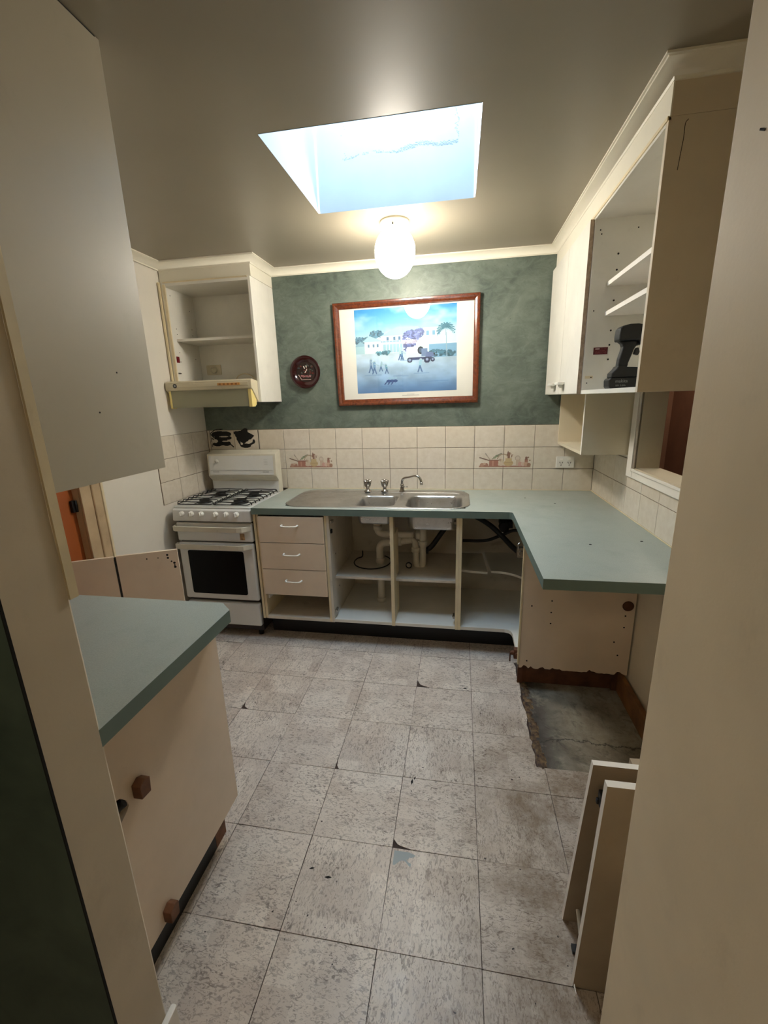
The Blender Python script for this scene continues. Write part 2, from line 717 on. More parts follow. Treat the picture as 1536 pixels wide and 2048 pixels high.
# room seen through the servery
struct(bx('wall_beyond_right', (3.3, 3.4, -3.2, 1.2, 0, CEIL + .05), M['brownroom']))
struct(bx('wall_beyond_back', (XO, 3.3, 1.1, 1.2, 0, CEIL + .05), M['brownroom']))
struct(bx('wall_beyond_front', (XO, 3.3, -3.2, -3.1, 0, CEIL + .05), M['brownroom']))
struct(bx('wall_beyond_left', (XO - .1, XO, .13, 1.2, 0, CEIL + .05), M['brownroom']))
# hall behind the orange door
struct(bx('wall_hall_end', (-1.5, XL - .1, .03, .13, 0, CEIL + .05), M['wall']))
struct(bx('wall_hall', (-1.5, -1.4, -2.5, .13, 0, CEIL + .05), M['wall']))

bm = B()                                                      # ceiling with the skylight hole
sx0, sx1, sy0, sy1 = SKY
slab = [(-2.4, -5.1), (3.4, -5.1), (3.4, 1.2), (-2.4, 1.2)]
rim = [(sx0, sy0), (sx1, sy0), (sx1, sy1), (sx0, sy1)]
for z in (CEIL, CEIL + .012):
    vo = [bm.verts.new((x, y, z)) for x, y in slab]
    vh = [bm.verts.new((x, y, z)) for x, y in rim]
    es = [bm.edges.new((q[i], q[(i + 1) % 4])) for q in (vo, vh) for i in range(4)]
    bmesh.ops.triangle_fill(bm, edges=es, use_beauty=True)
    if z > CEIL:
        for A, C in ((pa, vo), (pb, vh)):
            for i in range(4):
                bm.faces.new((A[i], A[(i + 1) % 4], C[(i + 1) % 4], C[i]))
    pa, pb = vo, vh
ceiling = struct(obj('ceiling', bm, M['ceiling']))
bm = B()
e = .03
sx0 += .001; sy0 += .001; sx1 -= .001; sy1 -= .001
prism(bm, [(sx0, sy0), (sx1, sy0), (sx1, sy1), (sx0, sy1)], CEIL - .0008, SHAFT)
bm.normal_update()
bm.faces.ensure_lookup_table()
bmesh.ops.delete(bm, geom=[f for f in bm.faces if abs(f.normal.z) > .5 or abs(f.calc_center_median().z - SHAFT) < .01 or abs(f.calc_center_median().z - CEIL) < .01], context='FACES_ONLY')
sx0, sx1, sy0, sy1 = SKY
shaft = struct(obj('skylight_shaft', bm, M['shaft']))

bm = B()                                                      # corner beads inside the shaft
for x in (sx0 + .004, sx1 - .004):
    box(bm, x - .004, x + .004, sy1 - .008, sy1, CEIL, SHAFT)
obj('corner_bead', bm, M['white_edge'], shaft)
bx('dome_pane', (sx0 - .05, sx1 + .05, sy0 - .05, sy1 + .05, SHAFT + .001, SHAFT + .006), M['dome'], shaft)
# water stain around an old fitting, on the far face of the shaft
rs = np.random.RandomState(3)
W_, H_ = 150, 70
sarr = np.zeros((H_, W_, 3)); sarr[:] = (.80, .83, .80)
keep = np.zeros((H_, W_), bool)
for i in range(W_):
    if 8 < i < 142:
        j = int(52 + 2.5 * math.sin(i * .11) + rs.randint(-1, 2) - i * .02)
        dens = .85 if i > 70 else .35
        for d in (0, 1):
            if rs.rand() < dens:
                keep[j + d, i] = True
        if i > 75 and rs.rand() < .8:
            keep[j - 3 + rs.randint(0, 2), i] = True
for j in range(6, 52):
    if rs.rand() < .45:
        keep[j, 140 + rs.randint(-2, 3)] = True
    if rs.rand() < .10:
        keep[j, 10 + rs.randint(-2, 3)] = True
sarr[:] = (.52, .55, .54)
st = grid_print('stain', sarr, (.90, sy1 - .0018, 2.83), (.60, 0, 0), (0, 0, -.20), M['print'], shaft, keep)
st['kind'] = 'stuff'

floor = struct(bx('floor', (-2.4, 3.4, -5.1, 1.2, -.1, -.004), M['concrete']))

# cornices: a cove swept along the room, mitred
CP = [(0, -.046), (.006, -.046), (.009, -.039), (.012, -.030), (.018, -.020), (.027, -.012), (.037, -.008), (.040, -.006), (.046, -.006), (.046, 0)]


def cove(name, path, n):
    bm = B()
    P = [Vector(p) for p in path]
    ring = []
    for i, p in enumerate(P):
        def nrm(a, b):
            d = (b - a).normalized()
            return Vector((d.y, -d.x))
        n1 = nrm(P[i - 1], p) if i else nrm(p, P[i + 1])
        n2 = nrm(p, P[i + 1]) if i < len(P) - 1 else n1
        mt = (n1 + n2)
        mt = mt / mt.dot(n1)
        ring.append([bm.verts.new((p.x + mt.x * o, p.y + mt.y * o, CEIL + z - .0005)) for o, z in CP])
    for a, b in zip(ring, ring[1:]):
        for k in range(len(CP) - 1):
            f = bm.faces.new((a[k], a[k + 1], b[k + 1], b[k]))
            f.smooth = 1 < k < 6
    return struct(obj(name, bm, M['cornice'], fix=True))


FY, FX = -.315, 2.07                                          # fascia planes above the wall cupboards
LX = .207
EY = -1.50
cove('trim_1', [(XL, -1.885), (XL, FY), (LX, FY), (LX, T), (FX, T), (FX, EY), (XR, EY), (XR, -2.45)], 1)

# ------------------------------------------------------------------ wall tiles (each one a piece of its wall)
_tm = {}


def tile_mesh(w, h):
    key = (round(w, 3), round(h, 3))
    if key in _tm:
        return _tm[key]
    g = .0013
    c = .0016
    bm = B()
    # local: x width, z height, front towards -y
    o = [bm.verts.new(p) for p in ((g, T - .0005, g), (w - g, T - .0005, g), (w - g, T - .0005, h - g), (g, T - .0005, h - g))]
    m = [bm.verts.new(p) for p in ((g, c, g), (w - g, c, g), (w - g, c, h - g), (g, c, h - g))]
    t = [bm.verts.new(p) for p in ((g + c, 0, g + c), (w - g - c, 0, g + c), (w - g - c, 0, h - g - c), (g + c, 0, h - g - c))]
    for a, b in ((o, m), (m, t)):
        for i in range(4):
            bm.faces.new((a[i], a[(i + 1) % 4], b[(i + 1) % 4], b[i]))
    bm.faces.new(t)
    bm.faces.new(o[::-1])
    bmesh.ops.recalc_face_normals(bm, faces=bm.faces)
    me = bpy.data.meshes.new('tile')
    bm.to_mesh(me); bm.free()
    me.materials.append(M['wtile'])
    _tm[key] = me
    return me


def wall_tile(w, h, loc, rot, parent):
    o = bpy.data.objects.new('tile', tile_mesh(w, h))
    o.location = loc
    o.rotation_euler = (0, 0, rot)
    COL.objects.link(o)
    o.parent = parent


bx('grout_bed', (XL - T + .0001, XL - .002, -.602, T - .001, .944, 1.39), M['grout'], wall_left)
bx('grout_bed', (XR + .002, XR + T - .0001, -.602, T - .001, .944, 1.39), M['grout'], wall_right)
bx('grout_bed', (XR + .002, XR + T - .0001, -1.6, -.603, .944, 1.151), M['grout'], wall_right)
TZ = .9435
for r in range(3):
    z = TZ + r * ROWH
    xs = [XL] + [.2 * k for k in range(-2, 12)] + [XR]
    for a, b in zip(xs, xs[1:]):
        if b - a > .012:
            wall_tile(b - a, ROWH, (a, 0, z), 0, wall_back)
    for k in range(3):                                        # left wall, cooker side
        wall_tile(.2, ROWH, (XL, -.2 * (k + 1), z), PI / 2, wall_left)
    # right wall: under the servery the second row is cut by the frame
    for k in range(8):
        y1 = -.2 * k
        y0 = y1 - .2
        if r == 0:
            wall_tile(.2, ROWH, (XR, y1, z), -PI / 2, wall_right)
        elif y0 >= -.62 - .001:
            wall_tile(.2 if r == 1 or y0 > -.5 else .2, ROWH, (XR, y1, z), -PI / 2, wall_right)
        elif r == 1:
            wall_tile(.2, 1.152 - z, (XR, y1, z), -PI / 2, wall_right)


# ------------------------------------------------------------------ floor tiles
FX0, FY0, FS = 1.5833, -.6656, .305
chips = {(-1, 0): (.075, .055), (-4, 1): (.045, .05), (-1, 3): (.07, .03), (-2, 2): (.018, .05)}   # broken lower left corners (dx, dy)


def floor_tile(poly):
    bm = B()
    prism(bm, poly, -.0035, 0)
    bmesh.ops.recalc_face_normals(bm, faces=bm.faces)
    me = bpy.data.meshes.new('tile')
    bm.to_mesh(me); bm.free()
    me.materials.append(M['ftile'])
    o = bpy.data.objects.new('tile', me)
    COL.objects.link(o)
    o.parent = floor


rt_ = random.Random(5)
PX0, PY0, PY1 = 1.865, -.83, -1.447                            # bare patch
for i in range(-7, 3):
    for j in range(-1, 9):
        x0, x1 = FX0 + i * FS + .0011, FX0 + (i + 1) * FS - .0011
        y1, y0 = FY0 - j * FS - .0011, FY0 - (j + 1) * FS + .0011
        x0 = max(x0, XL - T); x1 = min(x1, XR + T)
        if x1 - x0 < .01:
            continue
        jx = lambda: rt_.uniform(-.0009, .0009)
        if y1 < -2.45 and x1 > 1.785:
            x1 = min(x1, 1.785)
        if x1 - x0 < .01:
            continue
        if (i, j) in chips:
            dx, dy = chips[(i, j)]
            poly = [(x0 + dx, y0), (x1, y0), (x1, y1), (x0, y1), (x0, y0 + dy), (x0 + dx * .25, y0 + dy * .38), (x0 + dx * .55, y0 + dy * .2)]
        elif i == 0 and -1 < j < 3 and y1 < -.6:                 # torn edge beside the patch
            top = y1
            poly = [(x0, y0)]
            if y0 < PY1:
                poly = [(x0, y0), (x1, y0), (x1, PY1), (PX0 + .01, PY1)]
                ys = PY1
            else:
                ys = y0
            n = 7
            for q in range(n + 1):
                yy = ys + (top - ys) * q / n
                poly.append((PX0 - .006 - .02 * max(0, (yy - PY1) * .6) + rt_.uniform(-.009, .006), yy))
            poly.append((x0, top))
        elif i >= 1 and y1 > PY1 and y0 < PY1:
            poly = [(x0, y0), (x1, y0), (x1, PY1 - .004), ((x0 + x1) / 2, PY1 + .003), (x0, PY1)]
        elif y0 < -2.45 < y1 and x1 > 1.785:
            xa = max(x0, 1.784)
            poly = [(x0, y0), (xa, y0), (xa, -2.449), (x1, -2.449), (x1, y1), (x0, y1)] if x0 < 1.784 else [(x0, -2.449), (x1, -2.449), (x1, y1), (x0, y1)]
        elif i >= 1 and y0 >= PY1 and y1 > -2:
            continue
        else:
            poly = [(x0 + jx(), y0 + jx()), (x1 + jx(), y0 + jx()), (x1 + jx(), y1 + jx()), (x0 + jx(), y1 + jx())]
        floor_tile(poly)
bx('tile_adhesive', (XL, 1.862, -3.3, -.45, -.0039, -.0036), plain('dark_adhesive', (62, 46, 38), .8, var=.2, vs=30), floor)
bx('tile_adhesive', (1.8625, 2.38, -2.449, PY1 - .002, -.0039, -.0036), bpy.data.materials['dark_adhesive'], floor)
# worn blue grey flake left on the tile near the doorway: the print has come off
fa = np.zeros((26, 40, 3)); fa[:] = (.60, .635, .64)
fk = np.zeros((26, 40), bool)
for a in range(26):
    for b in range(40):
        fk[a, b] = b < 27 + 9 * math.sin(a * .35) * (1 - a / 30) + rs.randint(-1, 2) and a < 20 + 5 * math.cos(b * .2)
grid_print('worn_patch', fa, (1.288, -1.896, .0004), (.085, 0, 0), (0, -.052, 0), M['print'], floor, fk)
bm = B()                                                      # ridge of old glue along the torn edge
for q in range(26):
    y = PY0 - (PY0 - PY1) * q / 25
    w = rt_.uniform(.012, .03)
    x = PX0 + .004 + rt_.uniform(-.006, .012)
    z = rt_.uniform(.001, .004)
    vs = [bm.verts.new(p) for p in ((x - w * .6, y + .016, -.0038), (x + w, y + .016, -.0038), (x + w, y - .016, -.0038), (x - w * .6, y - .016, -.0038))]
    t_ = bm.verts.new((x, y, z))
    for a in range(4):
        bm.faces.new((vs[a], vs[(a + 1) % 4], t_))
    bm.faces.new(vs[::-1])
gl = obj('glue_residue', bm, M['glue'], floor)
gl['kind'] = 'stuff'

# gouges burnt into tiles
bm = B()
for (x, y, a, w) in ((1.01, -2.0, .3, .02), (1.075, -2.02, .1, .026), (1.32, -1.60, 1.5, .03), (1.55, -.95, .3, .03), (.60, -.95, .2, .014), (1.33, -1.58, 1.3, .02), (1.36, -1.52, .4, .012)):
    c, s_ = math.cos(a), math.sin(a)
    P_ = [(-w / 2, 0), (0, -w * .16), (w / 2, 0), (0, w * .18)]
    prism(bm, [(x + u * c - v * s_, y + u * s_ + v * c) for u, v in P_], .0001, .0006)
g_ = obj('gouge_marks', bm, M['hole'], floor)
g_['kind'] = 'stuff'


# ------------------------------------------------------------------ small shared builders
def disc(bm, c, r, axis, d=.0008, seg=10):
    lathe(bm, [(r, 0), (r, d)], c, seg, axis)


def holes(name, pts, r, axis, parent, sign=-1):
    bm = B()
    for p in pts:
        disc(bm, p, r, axis, d=.0007 * sign)
    o = obj(name, bm, M['hole'], parent)
    o['kind'] = 'stuff'
    return o


def bow_handle(name, x0, x1, y, z, parent, mat, out=.03):
    """white bow handle: two posts and a waisted bar"""
    bm = B()
    pts = [(x0, y, z), (x0 + .002, y - out * .7, z), (x0 + .014, y - out, z)]
    pts += [((x0 + x1) / 2, y - out, z - .001)]
    pts += [(x1 - .014, y - out, z), (x1 - .002, y - out * .7, z), (x1, y, z)]
    sp = spline(pts, 5)
    n = len(sp)
    rad = [.0065 - .0025 * math.sin(PI * i / (n - 1)) for i in range(n)]
    tube(bm, sp, rad, 8)
    return obj(name, bm, mat, parent)


# ------------------------------------------------------------------ base cupboards along the back wall
Z0, ZT = .165, .9
FR = -.605                                                     # front plane of carcasses


t = thing('drawer_cabinet', 'blush drawer unit of three drawers beside the cooker, open gap at its foot', 'cabinet')
bx('side_panel', (.2, .216, FR, -.02, Z0, ZT), M['edge'], t)
bx('side_panel', (.219, .235, FR + .003, -.02, Z0, ZT), M['edge'], t)
bx('side_panel', (.672, .687, FR, -.02, Z0, ZT), M['edge'], t)
bx('bottom_panel', (.235, .672, FR, -.02, Z0, .185), M['melg'], t)
bx('back_panel', (.235, .672, -.025, -.02, .185, ZT), M['melg'], t)
for z0, z1 in ((.716, .888), (.534, .712), (.352, .530)):
    d = bx('drawer', (.236, .670, FR - .016, FR - .001, z0, z1), M['pink'], t, bevel=.0015)
    bow_handle('handle', .398, .502, FR - .016, (z0 + z1) / 2 + .018 + (.012 if z0 > .7 else 0), d, M['plasticw'])
    bx('drawer_box', (.25, .656, FR, -.06, z0 + .02, z1 - .03), M['melg'], d)
bx('runner', (.236, .246, FR + .03, -.1, .30, .325), M['plasticw'], t)

t = thing('sink_cabinet', 'doorless double cupboard under the steel sink with pipes inside', 'cabinet')
bx('side_panel', (.6875, .703, FR, -.02, Z0, ZT), M['melg'], t)
LP = lambda yb2: [(FR, Z0), (yb2, Z0), (yb2, .77), (-.55, .77), (-.55, ZT), (FR, ZT)]
for nm, xa, xb, yb2 in (('divider', 1.086, 1.107, -.40), ('side_panel', 1.487, 1.503, -.02)):
    bm = B(); prism(bm, LP(yb2), xa, xb, 'x'); obj(nm, bm, M['edge'], t)
bx('bottom_panel', (.703, 1.487, FR + .004, -.02, Z0, .187), M['mel'], t, bevel=.002)
bx('back_panel', (.703, 1.487, -.026, -.02, .187, ZT), M['melg'], t)
bx('shelf', (.704, 1.486, -.53, -.03, .447, .463), M['melg'], t)
for x, y, z in ((.705, -.575, .85), (.705, -.575, .24), (1.485, -.575, .24), (1.485, -.575, .86)):
    bm = B()
    s_ = 1 if x < 1 else -1
    box(bm, x, x + .012 * s_, y - .016, y + .03, z - .008, z + .008)
    lathe(bm, [(.006, 0), (.006, .016 * s_)], (x, y, z), 10, 'x')
    obj('hinge_plate', bm, M['chrome'], t)
holes('peg_holes', [(.7035, -.57, .80), (.7035, -.45, .36), (.7035, -.50, .61)], .005, 'x', t, 1)
bx('catch', (.7035, .712, -.585, -.565, .775, .80), M['hole'], t)

t = thing('corner_cabinet', 'doorless corner base cupboard with broken curved shelf under the L bend of the bench', 'cabinet')
PY = -.90
bm = B(); prism(bm, LP(-.02), 1.5035, 1.521, 'x'); obj('side_panel', bm, M['edge'], t)
bm = B()
poly = [(1.521, FR + .004), (1.79, FR + .004), (1.815, FR - .004), (1.828, FR - .02), (1.833, FR - .05), (1.833, PY), (2.385, PY), (2.385, -.02), (1.521, -.02)]
prism(bm, poly, Z0, .187)
obj('bottom_panel', bm, M['mel'], t)
bx('back_panel', (1.521, 2.385, -.026, -.02, .187, ZT), M['melg'], t)
bm = B()
prism(bm, [(1.522, -.385), (1.60, -.40), (1.69, -.41), (1.672, -.06), (1.522, -.06)], .468, .483)
obj('corner_shelf', bm, M['mel'], t)
bm = B()
prism(bm, [(1.715, -.385), (1.76, -.388), (1.81, -.40), (1.86, -.43), (1.91, -.48), (1.95, -.55), (1.97, -.88), (2.38, -.88), (2.38, -.03), (1.69, -.03)], .468, .483)
obj('corner_shelf', bm, M['mel'], t)
# end panel facing the camera, its foot swollen and chewed
bm = B()
r3 = random.Random(11)
xs = [1.838 + (2.388 - 1.838) * i / 44 for i in range(45)]
low = []
for i, x in enumerate(xs):
    b_ = .137
    if i in (2, 3, 5, 9, 10, 14, 15, 16, 17, 29, 30, 31, 40, 41, 42):
        b_ += r3.uniform(.006, .018)
    b_ += r3.uniform(-.002, .002)
    low.append((x, b_))
prism(bm, low + [(2.388, ZT), (1.838, ZT)], PY - .016, PY, 'y', 0, 1)
endp = obj('end_panel', bm, [M['pink'], M['rawedge']], t)
holes('peg_holes', [(x, PY - .0161, z) for x, z in ((1.985, .545), (1.985, .479), (1.986, .415), (2.345, .481), (2.345, .416), (2.306, .329), (2.33, .253), (1.886, .511), (1.878, .182))], .0042, 'y', t)
bm = B()
lathe(bm, [(.027, 0), (.027, -.003), (.02, -.0035), (.02, -.0005)], (2.352, PY - .0162, .537), 16, 'y')
lathe(bm, [(.0195, 0), (.0195, -.001)], (2.352, PY - .0162, .537), 16, 'y')
obj('cable_hole', bm, M['timber'], endp)
for z, yy in ((.766, -.80), (.20, -.88)):                         # sprung hinges left on the end panel
    bm = B()
    box(bm, 1.812, 1.846, yy - .012, yy + .02, z - .028, z + .028)
    lathe(bm, [(.013, 0), (.013, .012)], (1.83, yy - .02, z), 10, 'y')
    if z < .5:
        box(bm, 1.796, 1.815, yy - .01, yy + .01, z - .006, z + .012)
        box(bm, 1.790, 1.797, yy - .006, yy + .006, z - .05, z + .008)
    else:
        tube(bm, [(1.82, yy - .012, z + .02), (1.812, yy - .02, z + .05), (1.825, yy - .012, z + .06)], .004, 6)
    obj('hinge', bm, M['chrome'] if z > .5 else M['timber'], t, bevel=.002)
bx('front_stile', (1.829, 1.84, PY - .016, PY + .0, Z0 - .01, ZT), M['edge'], t)

bm = B()
box(bm, .2, 1.875, -.475, -.459, 0, Z0)
box(bm, 1.875, 1.891, -.475, -.82, 0, Z0)
tag(obj('kickboard', bm, M['black']), 'black kickboard running under the back row of cupboards', 'kickboard')

# timber packing along the foot of the empty appliance space
bm = B()
prism(bm, [(1.845, 0), (2.36, 0), (2.36, .126), (1.93, .128), (1.90, .137), (1.845, .140)], -.846, -.83, 'y')
tag(obj('timber_rail', bm, M['timber']), 'brown water-stained timber rail at the back of the empty appliance space', 'rail')
bx_ = bx('timber_skirting', (2.366, 2.388, -2.44, -.848, 0, .118), plain('tan_timber', (132, 92, 52), .7, var=.2, vs=10, grime=.4, grime_c=(60, 38, 22)))
tag(bx_, 'tan timber skirting along the right wall of the empty appliance space', 'skirting')
tag(bx('timber_offcut', (2.34, 2.365, -.862, -.8465, 0, .15), M['timber']), 'dark timber stub standing in the corner of the empty appliance space', 'offcut')
tag(bx('timber_block', (1.842, 1.87, -.86, -.8465, 0, .135), M['timber']), 'dark rotten timber block at the left foot of the chewed end panel', 'block')

# ------------------------------------------------------------------ worktops
SX0, SX1, SY0, SY1 = .372, 1.568, -.578, -.042
bm = B()
zb, zt = .9003, BZ


def strip(x0, x1, y0, y1):
    box(bm, x0, x1, y0, y1, zb, zt)


hx0, hx1, hy0, hy1 = SX0 + .03, SX1 - .03, SY0 + .025, SY1 - .02
outer = [(.2, -.0005), (.2, -.622), (1.785, -.622), (1.797, -.626), (1.802, -.638), (1.802, -1.565), (2.3895, -1.565), (2.3895, -.0005)]
hole_ = [(hx0, hy0), (hx1, hy0), (hx1, hy1), (hx0, hy1)]


def slab_with_hole(bm, outer, hole, z0, z1):
    for z in (z0, z1):
        vo = [bm.verts.new((x, y, z)) for x, y in outer]
        vh = [bm.verts.new((x, y, z)) for x, y in hole]
        eo = [bm.edges.new((vo[i], vo[(i + 1) % len(vo)])) for i in range(len(vo))]
        eh = [bm.edges.new((vh[i], vh[(i + 1) % len(vh)])) for i in range(len(vh))]
        bmesh.ops.triangle_fill(bm, edges=eo + eh, use_beauty=True)
        if z == z0:
            lo, lh = vo, vh
        else:
            for A, C, mi in ((lo, vo, 1), (lh, vh, 1)):
                n = len(A)
                for i in range(n):
                    f = bm.faces.new((A[i], A[(i + 1) % n], C[(i + 1) % n], C[i]))
                    f.material_index = mi


slab_with_hole(bm, outer, hole_, zb, zt)
wt = obj('worktop', bm, [M['bench'], M['benchedge']])
tag(wt, 'L-shaped sage green laminate worktop around the steel sink', 'worktop')
holes('screw_marks', [(1.921, -.251, BZ + .0001), (2.076, -.394, BZ + .0001), (2.07, -1.161, BZ + .0001), (2.3, -1.1, BZ + .0001)], .006, 'z', wt, 1)
bx('wall_bead', (.2, 2.389, -.004, -.0006, BZ + .0002, BZ + .004), M['edge'], wt)
bx('wall_bead', (2.3855, 2.3894, -1.565, -.004, BZ + .0002, BZ + .004), M['edge'], wt)

bm = B()
prism(bm, [(XL - T + .008, -2.4295), (.757, -2.4295), (.776, -2.4485), (.776, -1.924), (.728, -1.88), (XL - T + .008, -1.88)], zb, zt, 'z', 0, 1)
tag(obj('worktop', bm, [M['bench'], M['benchedge']]), 'short sage green peninsula worktop with a clipped corner, beside the near left wall end', 'worktop')

# ------------------------------------------------------------------ peninsula cupboard
t = thing('peninsula_cabinet', 'cream peninsula cupboard carrying the short worktop beside the near left wall end', 'cabinet')
bm = B()
pf = [(-2.428, .157), (-1.897, .157), (-1.897, ZT), (-2.428, ZT), (-2.428, .675), (-2.380, .668), (-2.364, .660), (-2.348, .637), (-2.344, .618), (-2.353, .609), (-2.379, .595), (-2.428, .560)]
prism(bm, pf, .679, .695, 'x')
pe = obj('end_panel', bm, M['pink'], t)
bx('side_panel', (XL + .03, .678, -1.913, -1.897, .157, ZT), M['pink'], t)
bx('bottom_panel', (XL + .03, .678, -2.42, -1.913, .157, .173), M['melg'], t)
bx('inner_panel', (.585, .60, -2.42, -1.913, .173, ZT), M['timber'], t)
bx('cleat', (.645, .678, -2.42, -2.30, .565, .600), M['woodblock'], t)
bx('kickboard', (.632, .640, -2.428, -1.985, 0, .157), M['black'], t)
bx('kickboard', (XL + .03, .63, -1.985, -1.977, 0, .157), M['black'], t)
bx('wood_block', (.596, .6405, -1.984, -1.92, 0, .15), M['woodblock'], t)


def wood_knob(y, z):
    bm = B()
    prism(bm, [(y - .016, z - .02), (y + .016, z - .024), (y + .02, z + .018), (y + .004, z + .027), (y - .016, z + .018)], .695, .721, 'x')
    k = obj('wood_packer', bm, M['woodblock'], pe, bevel=.002)
    bm = B()
    for dz in (-.009, .009):
        lathe(bm, [(.0035, 0), (.0035, .0008)], (.7212, y + .003, z + dz), 8, 'x')
    box(bm, .7205, .7214, y - .002, y + .001, z - .002, z + .002)
    return k


wood_knob(-2.312, .640)
wood_knob(-2.300, .188)
bm = B()
tube(bm, spline([(.61, -2.425, .56), (.66, -2.40, .60), (.685, -2.375, .632), (.700, -2.360, .645)], 5), .011, 8)
tag(obj('black_cable', bm, M['rubber']), 'thick black cable end poking from the notch in the peninsula cupboard', 'cable')

# ------------------------------------------------------------------ cupboard over the peninsula
t = thing('overhead_cabinet', 'tall cream overhead cupboard reaching the ceiling above the peninsula', 'cabinet')
bx('side_panel', (.584, .60, -2.429, -1.887, 1.398, CEIL - .0015), plain('aged_cream_laminate', (176, 167, 147), .42, var=.03, vs=2, grime=.1), t)
bx('front_panel', (XL + .001, .583, -1.903, -1.887, 1.40, CEIL - .0015), M['mel'], t)
bx('bottom_panel', (XL + .001, .583, -2.429, -1.904, 1.402, 1.418), M['melg'], t)
holes('nail_holes', [(.6001, -2.02, 1.67), (.6001, -2.10, 1.57)], .0022, 'x', t, 1)
bx('crack_line', (.5995, .6006, -2.4, -1.90, CEIL - .004, CEIL - .0016), M['hole'], t)

# ------------------------------------------------------------------ loose boards by the left wall
A_ = Vector((-.33, -1.471)); D_ = Vector((.43, .235)).normalized(); N_ = Vector((D_.y, -D_.x))


def loose_board(s0, s1, h0, h1, label, hole_pts=()):
    """upright board: from s0 to s1 along the line, top heights h0 and h1"""
    bm = B()
    q = [A_ + D_ * s0, A_ + D_ * s1, A_ + D_ * s1 - N_ * .016, A_ + D_ * s0 - N_ * .016]
    hs = [h0, h1, h1, h0]
    lo = [bm.verts.new((p.x, p.y, .0005)) for p in q]
    hi = [bm.verts.new((p.x, p.y, h)) for p, h in zip(q, hs)]
    bm.faces.new(lo); bm.faces.new(hi[::-1])
    for i in range(4):
        bm.faces.new((lo[i], lo[(i + 1) % 4], hi[(i + 1) % 4], hi[i]))
    o = obj('loose_panel', bm, M['pink'])
    tag(o, label, 'panel', 'loose upright panels by the left wall')
    if hole_pts:
        bm = B()
        for s, z, r in hole_pts:
            p = A_ + D_ * s + N_ * .0006
            c = Vector((p.x, p.y, z))
            n = 9
            vs = [bm.verts.new(c + Vector((D_.x, D_.y, 0)) * r * math.cos(2 * PI * k / n) + Vector((0, 0, 1)) * r * math.sin(2 * PI * k / n)) for k in range(n)]
            bm.faces.new(vs)
        h = obj('screw_holes', bm, M['hole'], o)
        h['kind'] = 'stuff'
    return o


loose_board(.0, .208, .88, .88, 'blush laminate panel standing below the orange door')
lb2 = loose_board(.219, .49, .882, .88, 'blush laminate panel with hinge screw holes, standing left of the cooker', [(.443, .858, .0055), (.444, .842, .0055), (.458, .822, .004), (.470, .812, .006), (.471, .79, .0065), (.40, .848, .003), (.47, .80, .004), (.35, .85, .0035)])

bm = B()  # black strip painting in the deep shade of the gap between the panels
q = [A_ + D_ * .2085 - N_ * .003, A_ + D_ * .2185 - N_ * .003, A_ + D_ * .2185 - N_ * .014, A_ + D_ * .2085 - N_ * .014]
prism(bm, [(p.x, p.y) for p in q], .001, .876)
obj('gap_shade_strip', bm, M['black'], lb2)

# ------------------------------------------------------------------ orange door and its frame
d = struct(bx('door_1', (XL - .075, XL - .04, DY1 + .02, DY0 - .004, .01, DH - .005), M['orange'], None))
bm = B()
box(bm, XL - .042, XL - .024, DY0 - .032, DY0 - .006, 1.065, 1.125)
lathe(bm, [(.006, -.03), (.006, .03)], (XL - .022, DY0 - .012, 1.095), 8, 'z')
obj('hinge', bm, M['castiron'], d)
tr = bpy.data.objects.new('trim_2', None)
COL.objects.link(tr)
struct(tr)
bx('jamb', (XL - .1, XL - .004, DY0 - .004, DY0 + .022, 0, DH), M['jamb'], tr)
bx('architrave', (XL - .003, XL + .010, DY0 - .0035, DY0 + .062, 0, DH), M['jamb'], tr, bevel=.003)
bx('architrave', (XL - .003, XL + .018, DY0 + .0625, DY0 + .118, 0, DH), M['jamb'], tr, bevel=.006, bseg=3)
bx('architrave_edge', (XL - .003, XL + .022, DY0 + .1185, DY0 + .134, 0, DH), M['edge'], tr, bevel=.004)

# ------------------------------------------------------------------ servery window frame
w1 = bpy.data.objects.new('window_1', None)
COL.objects.link(w1)
struct(w1)
XF = XR - .012
bx('frame_stile', (XF, XR - .0002, -.686, -.606, 1.152, 2.05), M['white_edge'], w1, bevel=.004)
bx('frame_stile', (XF, XR - .0002, -1.83, -1.75, 1.152, 2.05), M['white_edge'], w1, bevel=.004)
bx('frame_rail', (XF, XR - .0002, -1.749, -.687, 1.152, 1.199), M['white_edge'], w1, bevel=.004)
bx('frame_bead', (XF - .006, XF - .0002, -.686, -.670, 1.188, 2.0), M['white_edge'], w1, bevel=.002)
bx('frame_bead', (XF - .006, XF - .0002, -1.749, -.687, 1.190, 1.204), M['white_edge'], w1, bevel=.002)
bx('sill', (XR, XO + .005, WY1 + .001, WY0 - .001, WZ0 - .0005, WZ0 + .006), M['wall'], w1)

# ------------------------------------------------------------------ power point
t = thing('power_outlet', 'double power point on the tiles in the back right corner', 'outlet')
bm = B()
prism(bm, rrect(2.147, 2.265, 1.100, 1.178, .006), -.009, -.0003, 'y')
obj('cover_plate', bm, M['plasticw'], t, bevel=.0025)
for cx in (2.180, 2.232):
    bx('switch', (cx - .010, cx + .008, -.0125, -.0092, 1.152, 1.165), M['white_edge'], t, bevel=.001)
    bm = B()
    for dx, dz, a in ((-.008, .008, .5), (.008, .008, -.5), (0, -.009, 0)):
        c, s_ = math.cos(a), math.sin(a)
        prism(bm, [(cx + dx + u * c - v * s_, 1.128 + dz + u * s_ + v * c) for u, v in ((-.0017, -.006), (.0017, -.006), (.0017, .006), (-.0017, .006))], -.0098, -.0092, 'y')
    obj('socket_slots', bm, M['hole'], t)


